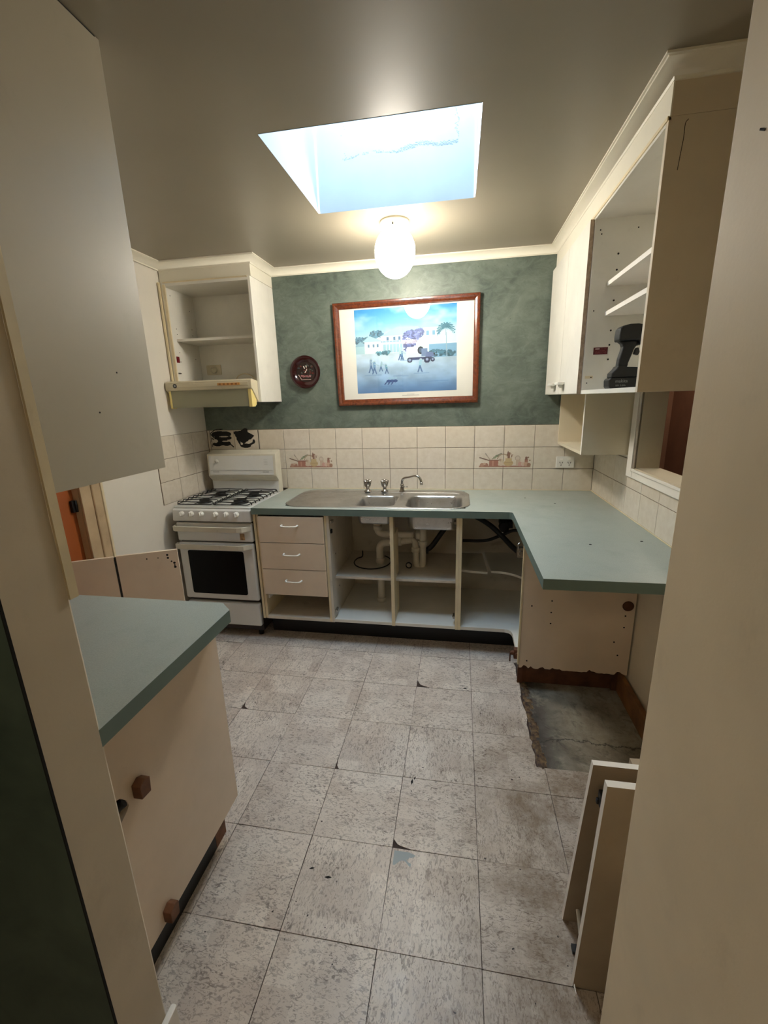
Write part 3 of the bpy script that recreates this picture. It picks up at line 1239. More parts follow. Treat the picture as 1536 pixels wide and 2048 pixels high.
# ------------------------------------------------------------------ painted prints
class Cv:
    def __init__(s, w, h, c=(1, 1, 1), seed=1):
        s.w, s.h = w, h
        s.a = np.zeros((h, w, 3)); s.a[:] = c
        s.k = np.zeros((h, w), bool)
        s.y, s.x = np.mgrid[0:h, 0:w] + .5
        s.r = np.random.RandomState(seed)

    def put(s, m, c, al=1.0):
        m = m.astype(float) * al
        s.a = s.a * (1 - m[..., None]) + np.array(c) * m[..., None]
        s.k |= m > .3

    def ell(s, cx, cy, rx, ry, c, al=1.0):
        s.put(((s.x - cx) / rx) ** 2 + ((s.y - cy) / ry) ** 2 < 1, c, al)

    def rect(s, x0, y0, x1, y1, c, al=1.0):
        s.put((s.x >= x0) & (s.x < x1) & (s.y >= y0) & (s.y < y1), c, al)

    def line(s, x0, y0, x1, y1, w, c, al=1.0):
        dx, dy = x1 - x0, y1 - y0
        L = max(1e-6, dx * dx + dy * dy)
        t = np.clip(((s.x - x0) * dx + (s.y - y0) * dy) / L, 0, 1)
        s.put((s.x - x0 - t * dx) ** 2 + (s.y - y0 - t * dy) ** 2 < w * w / 4, c, al)

    def poly(s, P, c, al=1.0):
        m = np.zeros((s.h, s.w), bool)
        n = len(P)
        for i in range(n):
            (x0, y0), (x1, y1) = P[i], P[(i + 1) % n]
            if y0 == y1:
                continue
            cond = ((y0 > s.y) != (y1 > s.y)) & (s.x < (x1 - x0) * (s.y - y0) / (y1 - y0) + x0)
            m ^= cond
        s.put(m, c, al)

    def cloud(s, scale, seed=0):
        r = np.random.RandomState(seed)
        out = np.zeros((s.h, s.w))
        for o in range(4):
            k = scale / 2 ** o
            gw, gh = int(s.w / k) + 3, int(s.h / (k * .6)) + 3
            g = r.rand(gh, gw)
            fx, fy = s.x / k, s.y / (k * .6)
            ix, iy = fx.astype(int), fy.astype(int)
            tx, ty = fx - ix, fy - iy
            tx = tx * tx * (3 - 2 * tx); ty = ty * ty * (3 - 2 * ty)
            v = g[iy, ix] * (1 - tx) * (1 - ty) + g[iy, ix + 1] * tx * (1 - ty) + g[iy + 1, ix] * (1 - tx) * ty + g[iy + 1, ix + 1] * tx * ty
            out += v / 2 ** o
        return (out - out.min()) / (out.max() - out.min())


def street_print():
    c = Cv(240, 200, (.55, .78, .90), 4)
    H = 200
    n = c.cloud(60, 2)
    tt = np.clip(c.y / 75, 0, 1)[..., None]
    c.a = np.array((.22, .58, .80)) * (1 - tt) + np.array((.80, .90, .92)) * tt
    cl = np.clip((n - .42) * 3, 0, 1)[..., None] * (c.y < 95)[..., None]
    c.a = c.a * (1 - cl * .75) + np.array((.80, .90, .94)) * cl * .75
    g = c.y >= 92
    n2 = c.cloud(34, 5)[..., None]
    tg = np.clip((c.y - 92) / 108, 0, 1)[..., None]
    gc = np.array((.83, .88, .90)) * (1 - tg) + np.array((.48, .62, .76)) * tg
    gc = gc * (.86 + .24 * n2)
    tb = np.clip((c.y - 165) / 35, 0, 1)[..., None]
    gc = gc * (1 - tb * .45) + np.array((.22, .40, .62)) * tb * .45
    c.a = np.where(g[..., None], gc, c.a)
    r = c.r

    def tree(cx, cy, rx, ry, col, n=60):
        for _ in range(n):
            a = r.rand() * 6.28
            q = r.rand() ** .5
            j = r.uniform(.75, 1.2)
            c.ell(cx + rx * q * math.cos(a), cy + ry * q * math.sin(a), r.uniform(2, 4.5), r.uniform(1.6, 3.5), tuple(np.clip(np.array(col) * j, 0, 1)))
    tree(12, 72, 14, 8, (.36, .52, .60)); tree(52, 60, 15, 9, (.36, .52, .60)); tree(32, 72, 12, 7, (.42, .58, .64))
    # low houses at the left
    c.rect(0, 84, 30, 104, (.70, .82, .84)); c.poly([(-4, 86), (12, 74), (34, 86)], (.60, .74, .80))
    c.rect(22, 74, 62, 104, (.86, .90, .88)); c.poly([(16, 76), (34, 62), (68, 76)], (.70, .82, .86))
    for x in (30, 42, 52):
        c.rect(x, 82, x + 4, 89, (.40, .55, .66))
    # verandah house in the middle
    c.poly([(58, 66), (100, 46), (150, 46), (168, 62)], (.66, .80, .84))
    c.rect(62, 64, 160, 104, (.80, .88, .88))
    c.rect(62, 76, 110, 79, (.55, .70, .78)); c.rect(66, 84, 116, 103, (.56, .72, .78), .7)
    for x in range(66, 160, 8):
        c.rect(x, 66, x + 1.4, 104, (.93, .96, .96))
    for x in (76, 92, 104):
        c.rect(x, 67, x + 5, 75, (.36, .50, .62))
    # white two storey house on the right and a low wall
    c.rect(162, 48, 208, 100, (.78, .87, .88)); c.poly([(156, 50), (176, 38), (214, 50)], (.62, .78, .84))
    for x in (170, 184, 196):
        c.rect(x, 58, x + 6, 68, (.50, .66, .76))
    c.rect(176, 88, 240, 120, (.52, .68, .78)); c.rect(176, 86, 240, 89, (.85, .90, .92))
    tree(194, 110, 20, 7, (.28, .44, .50), 50); tree(222, 112, 14, 6, (.30, .46, .52), 36)
    # jacaranda
    tree(134, 72, 18, 18, (.46, .50, .68), 130); tree(128, 92, 12, 10, (.40, .44, .62), 60); tree(152, 62, 12, 10, (.50, .54, .72), 50)
    # palm
    c.line(217, 120, 215, 50, 2.2, (.62, .70, .74))
    for a in range(12):
        th = -3.5 + a * .345
        for k in range(8):
            q = k / 7
            x = 215 + 20 * q * math.cos(th) ; y = 52 + 18 * q * math.sin(th) + 8 * q * q
            c.ell(x, y, 1.9, 1.3, (.26, .46, .52)); c.line(x, y, x - 1, y + 4, .9, (.30, .50, .56), .7)
    # truck
    c.rect(122, 96, 156, 118, (.80, .82, .86)); c.rect(124, 93, 152, 97, (.88, .90, .92))
    c.ell(156, 102, 7, 9, (.12, .18, .24)); c.ell(156, 102, 4, 5, (.30, .38, .46))
    c.rect(158, 98, 172, 116, (.46, .54, .66)); c.poly([(170, 106), (186, 108), (188, 118), (166, 120)], (.42, .48, .62))
    c.rect(128, 118, 182, 124, (.24, .30, .44))
    for x, rr in ((130, 6.5), (171, 7.5), (184, 5)):
        c.ell(x, 124 + (1 if x > 150 else 0), rr, rr, (.16, .22, .34)); c.ell(x, 124, rr * .45, rr * .45, (.62, .66, .76))
    c.ell(188, 112, 2, 2, (.10, .14, .22))
    # fence and shrubs by the street, people
    for x in range(52, 84, 4):
        tree(x, 104, 2, 4, (.38, .58, .64), 4)

    def person(x, y, s_, col=(.44, .60, .74), lean=0):
        s = s_ * 1.3
        c.ell(x + lean, y - 14 * s, 2 * s, 2.2 * s, (.70, .78, .80))
        c.line(x + lean, y - 12 * s, x, y - 5 * s, 4 * s, col)
        c.line(x, y - 5 * s, x - 3 * s, y + 4 * s, 2 * s, (.30, .44, .60)); c.line(x, y - 5 * s, x + 3 * s, y + 4 * s, 2 * s, (.30, .44, .60))
        c.line(x + lean, y - 11 * s, x + 7 * s, y - 8 * s, 1.4 * s, (.66, .76, .80))
    person(36, 142, 1.3, (.52, .62, .72)); person(44, 146, 1.2); person(108, 116, 1.1, (.70, .80, .80)); person(112, 118, .9)
    person(60, 142, .9, (.62, .74, .78), 2); person(74, 148, .9, (.40, .60, .68), -2); person(154, 146, 1.2, (.60, .76, .82), 2)
    for x in (78, 86, 94):
        c.ell(x, 172, 6, 3.6, (.22, .36, .56)); c.line(x - 2, 170, x - 10, 180, 2.4, (.20, .32, .52)); c.ell(x + 2, 165, 2.2, 2.2, (.60, .74, .80))
    for x0, y, x1 in ((20, 156, 60), (90, 160, 125), (140, 156, 175), (110, 124, 150), (60, 184, 110), (160, 176, 220)):
        c.line(x0, y, x1, y + r.uniform(-1, 1), 2, (.34, .50, .68), .35)
    return c


t = thing('framed_picture', 'framed blue street scene print with a truck and palm, on the green wall', 'picture')
yb = .0055
Q = [(.627, 2.218), (1.615, 2.231), (1.615, 1.547), (.648, 1.544)]
fx0, fx1, fz0, fz1 = .632, 1.616, 1.546, 2.226
fw = .043


def frame_bar(p0, p1, inner0, inner1):
    bm = B()
    # p0,p1 outer corners; inner0, inner1 inner corners (x,z); profile: raised outer lip falling inwards
    prof = [(0, 0), (0, -.022), (.12, -.030), (.35, -.030), (.55, -.022), (.85, -.018), (1, -.012), (1, 0)]
    A = []
    Bv = []
    for f, y in prof:
        A.append(bm.verts.new((p0[0] + (inner0[0] - p0[0]) * f, yb + y, p0[1] + (inner0[1] - p0[1]) * f)))
        Bv.append(bm.verts.new((p1[0] + (inner1[0] - p1[0]) * f, yb + y, p1[1] + (inner1[1] - p1[1]) * f)))
    n = len(prof)
    for i in range(n):
        bm.faces.new((A[i], A[(i + 1) % n], Bv[(i + 1) % n], Bv[i]))
    bm.faces.new(A[::-1]); bm.faces.new(Bv)
    return obj('frame_bar', bm, M['frame'], t)


TL, TR_, BR, BL = (fx0, fz1 - .006), (fx1, fz1 + .003), (fx1, fz0), (fx0 + .012, fz0)
iTL, iTR, iBR, iBL = (fx0 + fw, fz1 - fw - .003), (fx1 - fw + .004, fz1 - fw + .004), (fx1 - fw + .005, fz0 + fw + .004), (fx0 + fw + .012, fz0 + fw)
frame_bar(TL, TR_, iTL, iTR)
frame_bar(TR_, BR, iTR, iBR)
frame_bar(BR, BL, iBR, iBL)
frame_bar(BL, TL, iBL, iTL)
bm = B()
prism(bm, [iTL, iTR, iBR, iBL], yb - .006, yb - .003, 'y')
obj('mat_board', bm, plain('white_mount', (222, 222, 214), .7, var=.01), t)
sc_ = street_print()
grid_print('street_print', np.clip((sc_.a - .5) * 1.12 + .5, 0, 1) * np.array((.86, .90, .93)), (.778, yb - .0065, 2.172), (.688, 0, .006), (.006, 0, -.544), M['print'], t)
bm = B()
for k in range(14):
    box(bm, 1.10 + k * .0085, 1.106 + k * .0085, yb - .0066, yb - .0062, 1.606, 1.610)
    if 3 < k < 10:
        box(bm, 1.10 + k * .0085, 1.106 + k * .0085, yb - .0066, yb - .0062, 1.614, 1.617)
cp = obj('caption', bm, M['grey'], t)
bm = B()
e_ = .002
prism(bm, [(iTL[0] + e_, iTL[1] - e_), (iTR[0] - e_, iTR[1] - e_), (iBR[0] - e_, iBR[1] + e_), (iBL[0] + e_, iBL[1] + e_)], yb - .0095, yb - .008, 'y')
obj('glass_pane', bm, M['glass'], t)

# decorative plate
t = thing('wall_plate', 'round dark red relief plate hanging left of the framed picture', 'plate')
bm = B()
pc = (.412, 0, 1.787)
lathe(bm, [(.04, .005), (.07, .001), (.104, -.018), (.112, -.026), (.110, -.029), (.092, -.022), (.078, -.018), (.074, -.010), (.001, -.008)], pc, 48, 'y')
obj('dish', bm, N('maroon_glaze').set(rgb(44, 12, 14), .12).m, t)
cv = Cv(60, 60, (.10, .05, .05), 2)
cv.ell(30, 30, 29, 29, (.13, .07, .06))
for _ in range(70):
    a = cv.r.rand() * 6.28; q = cv.r.rand() ** .5 * 24
    cv.ell(30 + q * math.cos(a), 26 + q * .8 * math.sin(a), cv.r.uniform(1, 4), cv.r.uniform(1, 3), [(.24, .26, .25), (.10, .05, .05), (.30, .10, .09), (.05, .05, .07), (.20, .14, .11)][cv.r.randint(5)])
cv.line(24, 14, 27, 19, 2.4, (.85, .80, .78)); cv.line(32, 12, 33, 17, 2.4, (.8, .76, .72)); cv.line(34, 22, 28, 31, 2.2, (.82, .76, .72))
for k in range(18):
    cv.ell(15 + k * 1.7, 42 + cv.r.uniform(-2, 2), 1.6, 2.2, (.66, .46, .46) if k % 2 else (.45, .25, .27))
cv.line(16, 51, 44, 51, 3, (.58, .50, .48)); cv.line(8, 38, 15, 49, 1.6, (.72, .62, .60))
cv.k = ((cv.x - 30) ** 2 + (cv.y - 30) ** 2) < 28.5 ** 2
grid_print('relief_scene', cv.a, (pc[0] - .072, -.0105, pc[2] + .072), (.144, 0, 0), (0, 0, -.144), M['plateprint'], t, cv.k)


# pots and jars transfers on the tiles
def pots():
    c = Cv(140, 46, (1, 1, 1), 9)
    c.rect(4, 40, 136, 44, (.62, .42, .36))
    c.ell(12, 38, 6, 5, (.70, .50, .42)); c.ell(22, 38, 6, 5, (.62, .40, .34)); c.ell(18, 35, 4, 3, (.80, .66, .56))
    c.rect(30, 26, 54, 41, (.64, .36, .30)); c.rect(29, 24, 55, 27, (.50, .28, .24)); c.rect(38, 27, 42, 41, (.76, .52, .44))
    c.line(5, 18, 30, 26, 3, (.38, .26, .22))
    c.line(22, 10, 32, 24, 2, (.66, .60, .54)); c.line(20, 7, 24, 13, 3, (.60, .56, .52))
    c.line(38, 22, 58, 8, 2.2, (.46, .50, .40)); c.ell(50, 14, 5, 3, (.46, .54, .42)); c.ell(44, 18, 4, 3, (.52, .58, .46)); c.line(50, 12, 62, 7, 2, (.38, .42, .34))
    for k in range(9):
        a = 3.4 + k * .26
        c.ell(66 + 15 * math.cos(a), 24 + 15 * math.sin(a), 2, 1.6, (.62, .52, .42))
    c.ell(62, 30, 5, 8, (.84, .76, .66)); c.ell(61, 36, 8, 5, (.86, .78, .70)); c.ell(58, 25, 3, 4, (.70, .58, .50))
    c.rect(77, 4, 83, 20, (.50, .32, .26)); c.line(78, 2, 76, 12, 2, (.40, .24, .2)); c.line(84, 6, 88, 16, 2, (.56, .40, .32)); c.line(90, 10, 86, 18, 2, (.55, .44, .36))
    c.ell(80, 33, 12, 9, (.78, .66, .46)); c.rect(72, 20, 88, 30, (.78, .68, .48)); c.rect(70, 31, 91, 33, (.70, .58, .40))
    c.ell(103, 20, 7, 7, (.72, .66, .60)); c.ell(103, 20, 5, 5, (.86, .80, .74)); c.rect(99, 24, 110, 41, (.80, .70, .62)); c.ell(110, 36, 6, 6, (.82, .60, .56))
    c.ell(117, 36, 5, 6, (.86, .74, .68)); c.rect(121, 22, 129, 41, (.62, .38, .32)); c.ell(125, 20, 3.4, 4, (.46, .28, .24)); c.ell(125, 36, 6, 6, (.80, .62, .52))
    c.ell(132, 38, 5, 5, (.58, .40, .32)); c.ell(134, 26, 2, 2, (.50, .40, .30)); c.ell(130, 18, 1.8, 1.8, (.50, .40, .30))
    return c


pp = pots()
for x0, x1 in ((.222, .575), (1.625, 1.992)):
    grid_print('tile_transfer', pp.a * .68 + np.array((.80, .76, .68)) * .26, (x0, -.0007, 1.218), (x1 - x0, 0, 0), (0, 0, -.118), M['print'], wall_back, pp.k)

# black painted shapes on a plaque of two tiles over the cooker
c = Cv(150, 66, (.02, .02, .022), 3)
K = (.012, .012, .015)
c.line(6, 14, 20, 4, 2.5, K); c.line(20, 4, 44, 2, 2.5, K); c.line(5, 14, 7, 58, 1.6, K)
c.ell(34, 18, 26, 10, K); c.rect(16, 14, 56, 54, K); c.ell(52, 18, 18, 9, K); c.ell(58, 30, 12, 6, K); c.ell(24, 50, 16, 7, K); c.ell(52, 48, 14, 8, K)
c.line(60, 46, 74, 60, 3, K); c.line(8, 20, 14, 28, 4, K); c.line(10, 32, 18, 40, 4, K)
c.ell(104, 22, 22, 14, K); c.poly([(78, 10), (100, 8), (112, 0), (122, 2), (122, 12), (142, 24), (128, 38), (104, 48), (88, 38), (84, 20), (78, 18)], K)
c.ell(116, 8, 6, 9, K); c.line(88, 34, 98, 56, 6, K); c.ell(112, 56, 16, 7, K); c.line(122, 54, 138, 46, 6, K); c.ell(138, 42, 4, 6, K); c.line(100, 52, 112, 44, 4, K)
kk = c.k.copy()
kk &= ~((((c.x - 46) / 14) ** 2 + ((c.y - 26) / 2.0) ** 2) < 1) & ~((((c.x - 18) / 8) ** 2 + ((c.y - 40) / 6.0) ** 2) < 1) & ~((((c.x - 50) / 11) ** 2 + ((c.y - 41) / 2.2) ** 2) < 1)
kk &= ~((((c.x - 128) / 7) ** 2 + ((c.y - 40) / 4.0) ** 2) < 1) & ~((((c.x - 100) / 4) ** 2 + ((c.y - 50) / 3.0) ** 2) < 1)
grid_print('black_paint_mark', c.a, (-.405, -.0007, 1.385 + .018), (.395, 0, 0), (0, 0, -.155), M['print'], wall_back, kk)
for x in (-.398, -.001):
    bx('plaque_edge', (x - .0012, x + .0012, -.0012, -.0003, 1.246, 1.388), M['hole'], wall_back)

# ------------------------------------------------------------------ sink
t = thing('kitchen_sink', 'stainless steel sink with drainer and two bowls set in the green worktop', 'sink')
nx, ny = 240, 108
gx = np.linspace(SX0, SX1, nx); gy = np.linspace(SY0, SY1, ny)
X, Y = np.meshgrid(gx, gy)


def sd(X, Y, x0, x1, y0, y1, r):
    """signed distance to a rounded rectangle, negative inside"""
    qx = np.abs(X - (x0 + x1) / 2) - (x1 - x0) / 2 + r
    qy = np.abs(Y - (y0 + y1) / 2) - (y1 - y0) / 2 + r
    return np.hypot(np.maximum(qx, 0), np.maximum(qy, 0)) + np.minimum(np.maximum(qx, qy), 0) - r


def sst(a, b, v):
    u = np.clip((v - a) / (b - a), 0, 1)
    return u * u * (3 - 2 * u)


do = sd(X, Y, SX0, SX1, SY0, SY1, .13)
Z = np.full_like(X, BZ + .004)
Z -= .0035 * sst(-.006, 0, do)
pan = sd(X, Y, SX0 + .022, SX1 - .022, SY0 + .02, SY1 - .075, .11)
Z -= .006 * sst(0, -.012, pan)
d1 = sd(X, Y, .842, 1.098, -.515, -.215, .05)
d2 = sd(X, Y, 1.162, 1.522, -.535, -.200, .075)
Z -= .125 * sst(0, -.028, d1) + .006 * sst(-.02, -.12, d1)
Z -= .150 * sst(0, -.030, d2) + .006 * sst(-.02, -.15, d2)
for q in range(9):
    yy = -.50 + q * .042
    m_ = np.exp(-((Y - yy) / .006) ** 2) * sst(.46, .52, X) * sst(.82, .76, X)
    Z += .0016 * m_
bm = B()
V = [[bm.verts.new((X[j, i], Y[j, i], Z[j, i])) if do[j, i] < .001 else None for i in range(nx)] for j in range(ny)]
for j in range(ny - 1):
    for i in range(nx - 1):
        q = (V[j][i], V[j][i + 1], V[j + 1][i + 1], V[j + 1][i])
        if all(q):
            f = bm.faces.new(q)
            f.smooth = True
o = obj('basin', bm, M['steel'], t, fix=False)
md = o.modifiers.new('thick', 'SOLIDIFY'); md.thickness = .0012; md.offset = -1
for cx, cy, cz in ((.97, -.36, BZ + .004 - .006 - .131), (1.342, -.365, BZ + .004 - .006 - .156)):
    bm = B()
    lathe(bm, [(.042, 0), (.040, .003), (.028, .002), (.026, -.001)], (cx, cy, cz + .0008), 24)
    lathe(bm, [(.024, .0005), (.024, .001)], (cx, cy, cz + .0008), 16)
    obj('waste', bm, M['chrome'], t)


def tap(x, y, label, tone):
    t = thing('sink_tap', label, 'tap', group='sink taps')
    z = BZ + .0045
    bm = B()
    lathe(bm, [(.026, 0), (.026, .004), (.018, .010), (.013, .016), (.013, .030), (.016, .034)], (x, y, z), 20)
    obj('tap_base', bm, M['chrome'], t)
    bm = B()
    seg = 30
    rings = []
    for h, r0, amp in ((.032, .012, 0), (.038, .020, .002), (.055, .023, .0045), (.070, .026, .006), (.078, .022, .004), (.082, .012, 0)):
        rings.append([bm.verts.new((x + (r0 + amp * math.cos(5 * 2 * PI * i / seg)) * math.cos(2 * PI * i / seg), y + (r0 + amp * math.cos(5 * 2 * PI * i / seg)) * math.sin(2 * PI * i / seg), z + h + (amp * 1.2 * math.cos(5 * 2 * PI * i / seg) if h > .05 else 0))) for i in range(seg)])
    for a, b in zip(rings, rings[1:]):
        for i in range(seg):
            f = bm.faces.new((a[i], a[(i + 1) % seg], b[(i + 1) % seg], b[i])); f.smooth = True
    bm.faces.new(rings[-1]); bm.faces.new(rings[0][::-1])
    obj('tap_head', bm, M['chrome'], t)
    bm = B()
    lathe(bm, [(.009, 0), (.009, .003), (.004, .005)], (x, y, z + .083), 12)
    obj('tap_button', bm, M['chrome'], t)


tap(.851, -.105, 'lobed chrome tap on the sink, the one farther from the spout', 0)
tap(.974, -.100, 'lobed chrome tap on the sink, the one next to the spout', 0)
t = thing('sink_spout', 'bent chrome swivel spout at the back of the sink', 'spout')
bm = B()
z = BZ + .0045
lathe(bm, [(.021, 0), (.021, .004), (.015, .012), (.013, .05), (.014, .052), (.010, .056)], (1.100, -.10, z), 20)
obj('spout_base', bm, M['chrome'], t)
bm = B()
tube(bm, spline([(1.100, -.10, z + .05), (1.101, -.10, z + .078), (1.116, -.105, z + .096), (1.155, -.115, z + .105), (1.195, -.125, z + .115), (1.218, -.13, z + .112), (1.234, -.135, z + .094), (1.240, -.137, z + .072)], 7), .0085, 12)
lathe(bm, [(.0105, 0), (.0105, .018)], (1.240, -.137, z + .056), 14)
obj('spout_arm', bm, M['chrome'], t)
bm = B()
tube(bm, [(1.10, -.112, z + .036), (1.142, -.122, z + .038)], .0035, 8)
obj('diverter_pin', bm, M['chrome'], t)

# ------------------------------------------------------------------ plumbing
t = thing('drain_pipe', 'cream waste pipes and trap under the sink bowls', 'pipe')
y_ = -.30


def ptube(name, pts, r=.023, mat='pvc', n=6, collars=()):
    bm = B()
    tube(bm, spline(pts, n) if len(pts) > 2 else pts, r, 14)
    for (p, ax) in collars:
        lathe(bm, [(r + .007, -.016), (r + .007, .016)], p, 18, ax)
    return obj(name, bm, M[mat], t)


ptube('bowl_outlet', [(.953, y_, .80), (.953, y_, .735), (.958, y_, .705), (.985, y_, .692), (1.05, y_, .690), (1.2, y_, .690)], collars=[((.953, y_, .775), 'z'), ((.953, y_, .738), 'z')])
ptube('bowl_outlet', [(1.262, y_, .79), (1.262, y_, .60)], .025, collars=[((1.262, y_, .772), 'z'), ((1.262, y_, .635), 'z'), ((1.232, y_, .690), 'x')])
ptube('trap', [(1.262, y_, .62), (1.262, y_, .50), (1.255, y_, .465), (1.238, y_, .455), (1.222, y_, .47), (1.215, y_, .51), (1.212, y_, .60), (1.200, y_, .645), (1.165, y_ - .005, .662)], .022, collars=[((1.213, y_, .585), 'z')])
ptube('waste_run', [(1.19, y_ - .003, .655), (1.12, y_ - .008, .645), (1.04, y_ - .01, .634), (.99, y_, .622), (.965, y_, .595), (.962, y_, .54), (.964, y_, .46), (.966, y_, .19)], .025, collars=[((1.10, y_ - .008, .643), 'x'), ((.963, y_, .50), 'z'), ((.966, y_, .20), 'z')])
bm = B()
tube(bm, spline([(1.27, -.285, .567), (1.32, -.27, .60), (1.39, -.26, .70), (1.44, -.25, .765), (1.50, -.24, .80), (1.53, -.23, .81)], 8), .018, 10)
lathe(bm, [(.024, -.01), (.024, .012)], (1.287, -.28, .573), 14, 'x')
tag(obj('drain_hose', bm, M['rubber']), 'thick black hose clamped to the waste pipe under the large bowl', 'hose')
bm = B()
tube(bm, spline([(1.535, -.30, .835), (1.60, -.30, .828), (1.70, -.32, .775), (1.78, -.36, .71), (1.84, -.42, .66), (1.93, -.48, .60)], 8), .017, 10)
tag(obj('drain_hose', bm, M['rubber']), 'thick black hose drooping across the open corner cupboard', 'hose')
bm = B()
tube(bm, spline([(1.53, -.22, .63), (1.68, -.22, .635), (1.78, -.24, .68), (1.86, -.28, .73), (1.95, -.3, .72)], 8), .011, 8)
lathe(bm, [(.034, -.02), (.034, .02)], (1.80, -.22, .735), 12, 'y')
box(bm, 1.78, 1.86, -.05, -.2, .72, .76)
tag(obj('water_valve', bm, M['rubber']), 'dark valve and pipe at the back of the corner cupboard', 'valve')
bm = B()
lp = [(.80, -.13, .50)] + [(.90 + .13 * math.cos(a), -.26 + .14 * math.sin(a), .4685) for a in [2.4 + .35 * k for k in range(15)]]
tube(bm, spline(lp, 5), .0042, 7)
tag(obj('wire_coil', bm, M['castiron']), 'thin dark wire looped on the shelf around the waste pipe', 'wire')
bm = B()
lathe(bm, [(.016, -.004), (.022, -.004), (.022, .004), (.016, .004), (.016, -.004)], (1.17, -.35, .486), 16, 'y', cap=False)
tag(obj('rubber_ring', bm, M['rubber']), 'small black rubber ring standing on the shelf by the trap', 'ring')

# ------------------------------------------------------------------ cooker
t = thing('gas_cooker', 'white upright gas cooker with black oven window, in the back left corner', 'cooker')
CX0, CX1, CF = -.36, .184, -.605
bx('body', (CX0 + .004, .178, -.57, -.05, .05, .90), M['stovebody'], t)
for x in (CX0 + .05, CX1 - .05):
    for y in (-.53, -.1):
        bm = B(); lathe(bm, [(.018, 0), (.018, .05)], (x, y, 0), 12); obj('foot', bm, M['dark'], t)
bm = B(); box(bm, CX0, .176, CF + .006, -.54, .092, .262); dr = obj('storage_drawer', bm, M['enamel'], t, .012, 4)
# oven door
bm = B(); box(bm, CX0, CX1 - .002, CF, -.571, .285, .695); od = obj('oven_door', bm, M['enamel'], t, .014, 4)
bm = B(); prism(bm, rrect(-.297, .106, .328, .640, .014), CF - .002, CF + .002, 'y'); obj('oven_window', bm, M['ovenglass'], od)


def bar_handle(z0, z1, parent):
    bm = B()
    yb_ = CF
    pts = [(CX0 - .004, yb_ - .002), (CX0 + .004, yb_ - .036), (CX0 + .03, yb_ - .046), (CX1 - .085, yb_ - .046), (CX1 - .052, yb_ - .040), (CX1 - .006, yb_ - .003), (CX1 - .012, yb_ + .002),
           (CX1 - .058, yb_ - .028), (CX1 - .09, yb_ - .034), (CX0 + .036, yb_ - .034), (CX0 + .014, yb_ - .026), (CX0 + .008, yb_ + .002)]
    prism(bm, pts, z0, z1, 'z')
    h = obj('bar_handle', bm, M['enamelo'], parent, .003, 2)
    return h


bar_handle(.660, .693, od)
bm = B(); box(bm, CX0 + .002, CX1 - .001, CF, -.571, .703, .832); gd = obj('grill_drawer', bm, M['enamel'], t, .012, 4)
bar_handle(.782, .816, gd)
bx('rust_patch', (.095, .128, CF - .0006, CF + .001, .72, .765), plain('rust', (168, 136, 98), .7, var=.3, vs=40), gd)
bm = B()
prism(bm, [(CF - .008, .842), (CF - .012, .850), (CF - .006, .918), (CF + .006, .926), (-.50, .926), (-.50, .842)], CX0 - .004, CX1 + .004, 'x')
kp = obj('control_panel', bm, M['enamel'], t, .006, 3)
for x in (-.291, -.222, -.151, -.050, .023, .095):
    bm = B()
    lathe(bm, [(.0175, 0), (.0165, -.010), (.014, -.022), (.001, -.023)], (x, CF - .009, .896), 18, 'y')
    box(bm, x - .0035, x + .0035, CF - .040, CF - .028, .884, .909)
    obj('knob', bm, M['plasticw'], kp, .001)
bm = B()
prism(bm, rrect(CX0 - .002, CX1 + .002, -.598, -.055, .012), .926, .938)
hob = obj('hob', bm, M['enamel'], t, .004, 2)
bm = B()
# spill wells are pressed in: a rim line raised round the hob
r_ = rrect(CX0 + .03, CX1 - .03, -.575, -.15, .02)
tube(bm, [(a, b, .9385) for a, b in r_], .0025, 6, closed=True)
obj('hob_rim', bm, M['enamel'], hob)
for (x, y, r) in ((-.215, -.255, .036), (.045, -.255, .036), (-.21, -.47, .034), (.05, -.47, .042)):
    bm = B()
    lathe(bm, [(r + .016, 0), (r + .014, .004), (r * .8, .006), (r * .75, .012), (r, .013), (r, .019), (r * .85, .022), (.001, .022)], (x, y, .938), 28)
    obj('burner', bm, M['castiron'], hob)
for hx0_, hx1_ in ((CX0 + .012, -.090), (-.086, CX1 - .014)):
    bm = B()
    zt_ = .963
    ya, yb2 = -.585, -.118
    tube(bm, [(a, b, .951) for a, b in rrect(hx0_ + .008, hx1_ - .008, ya, yb2, .012, 3)], .0034, 6, closed=True)
    for k in range(8):
        y = ya + .03 + k * (yb2 - ya - .06) / 7
        left = hx0_ < -.2
        p = [(hx0_ + (-.006 if left else .006), y, .944), (hx0_ + (.002 if left else .010), y, zt_), (hx0_ + .05, y, zt_), ((hx0_ + hx1_) / 2, y + (.012 if k % 2 else -.012), zt_), (hx1_ - .05, y, zt_), (hx1_ - (.010 if left else .002), y, zt_), (hx1_ + (-.006 if left else .006), y, .944)]
        tube(bm, spline(p, 3), .0034, 6)
    tube(bm, [((hx0_ + hx1_) / 2, ya, .951), ((hx0_ + hx1_) / 2, yb2, .951)], .0032, 6)
    obj('trivet', bm, M['castiron'], hob)
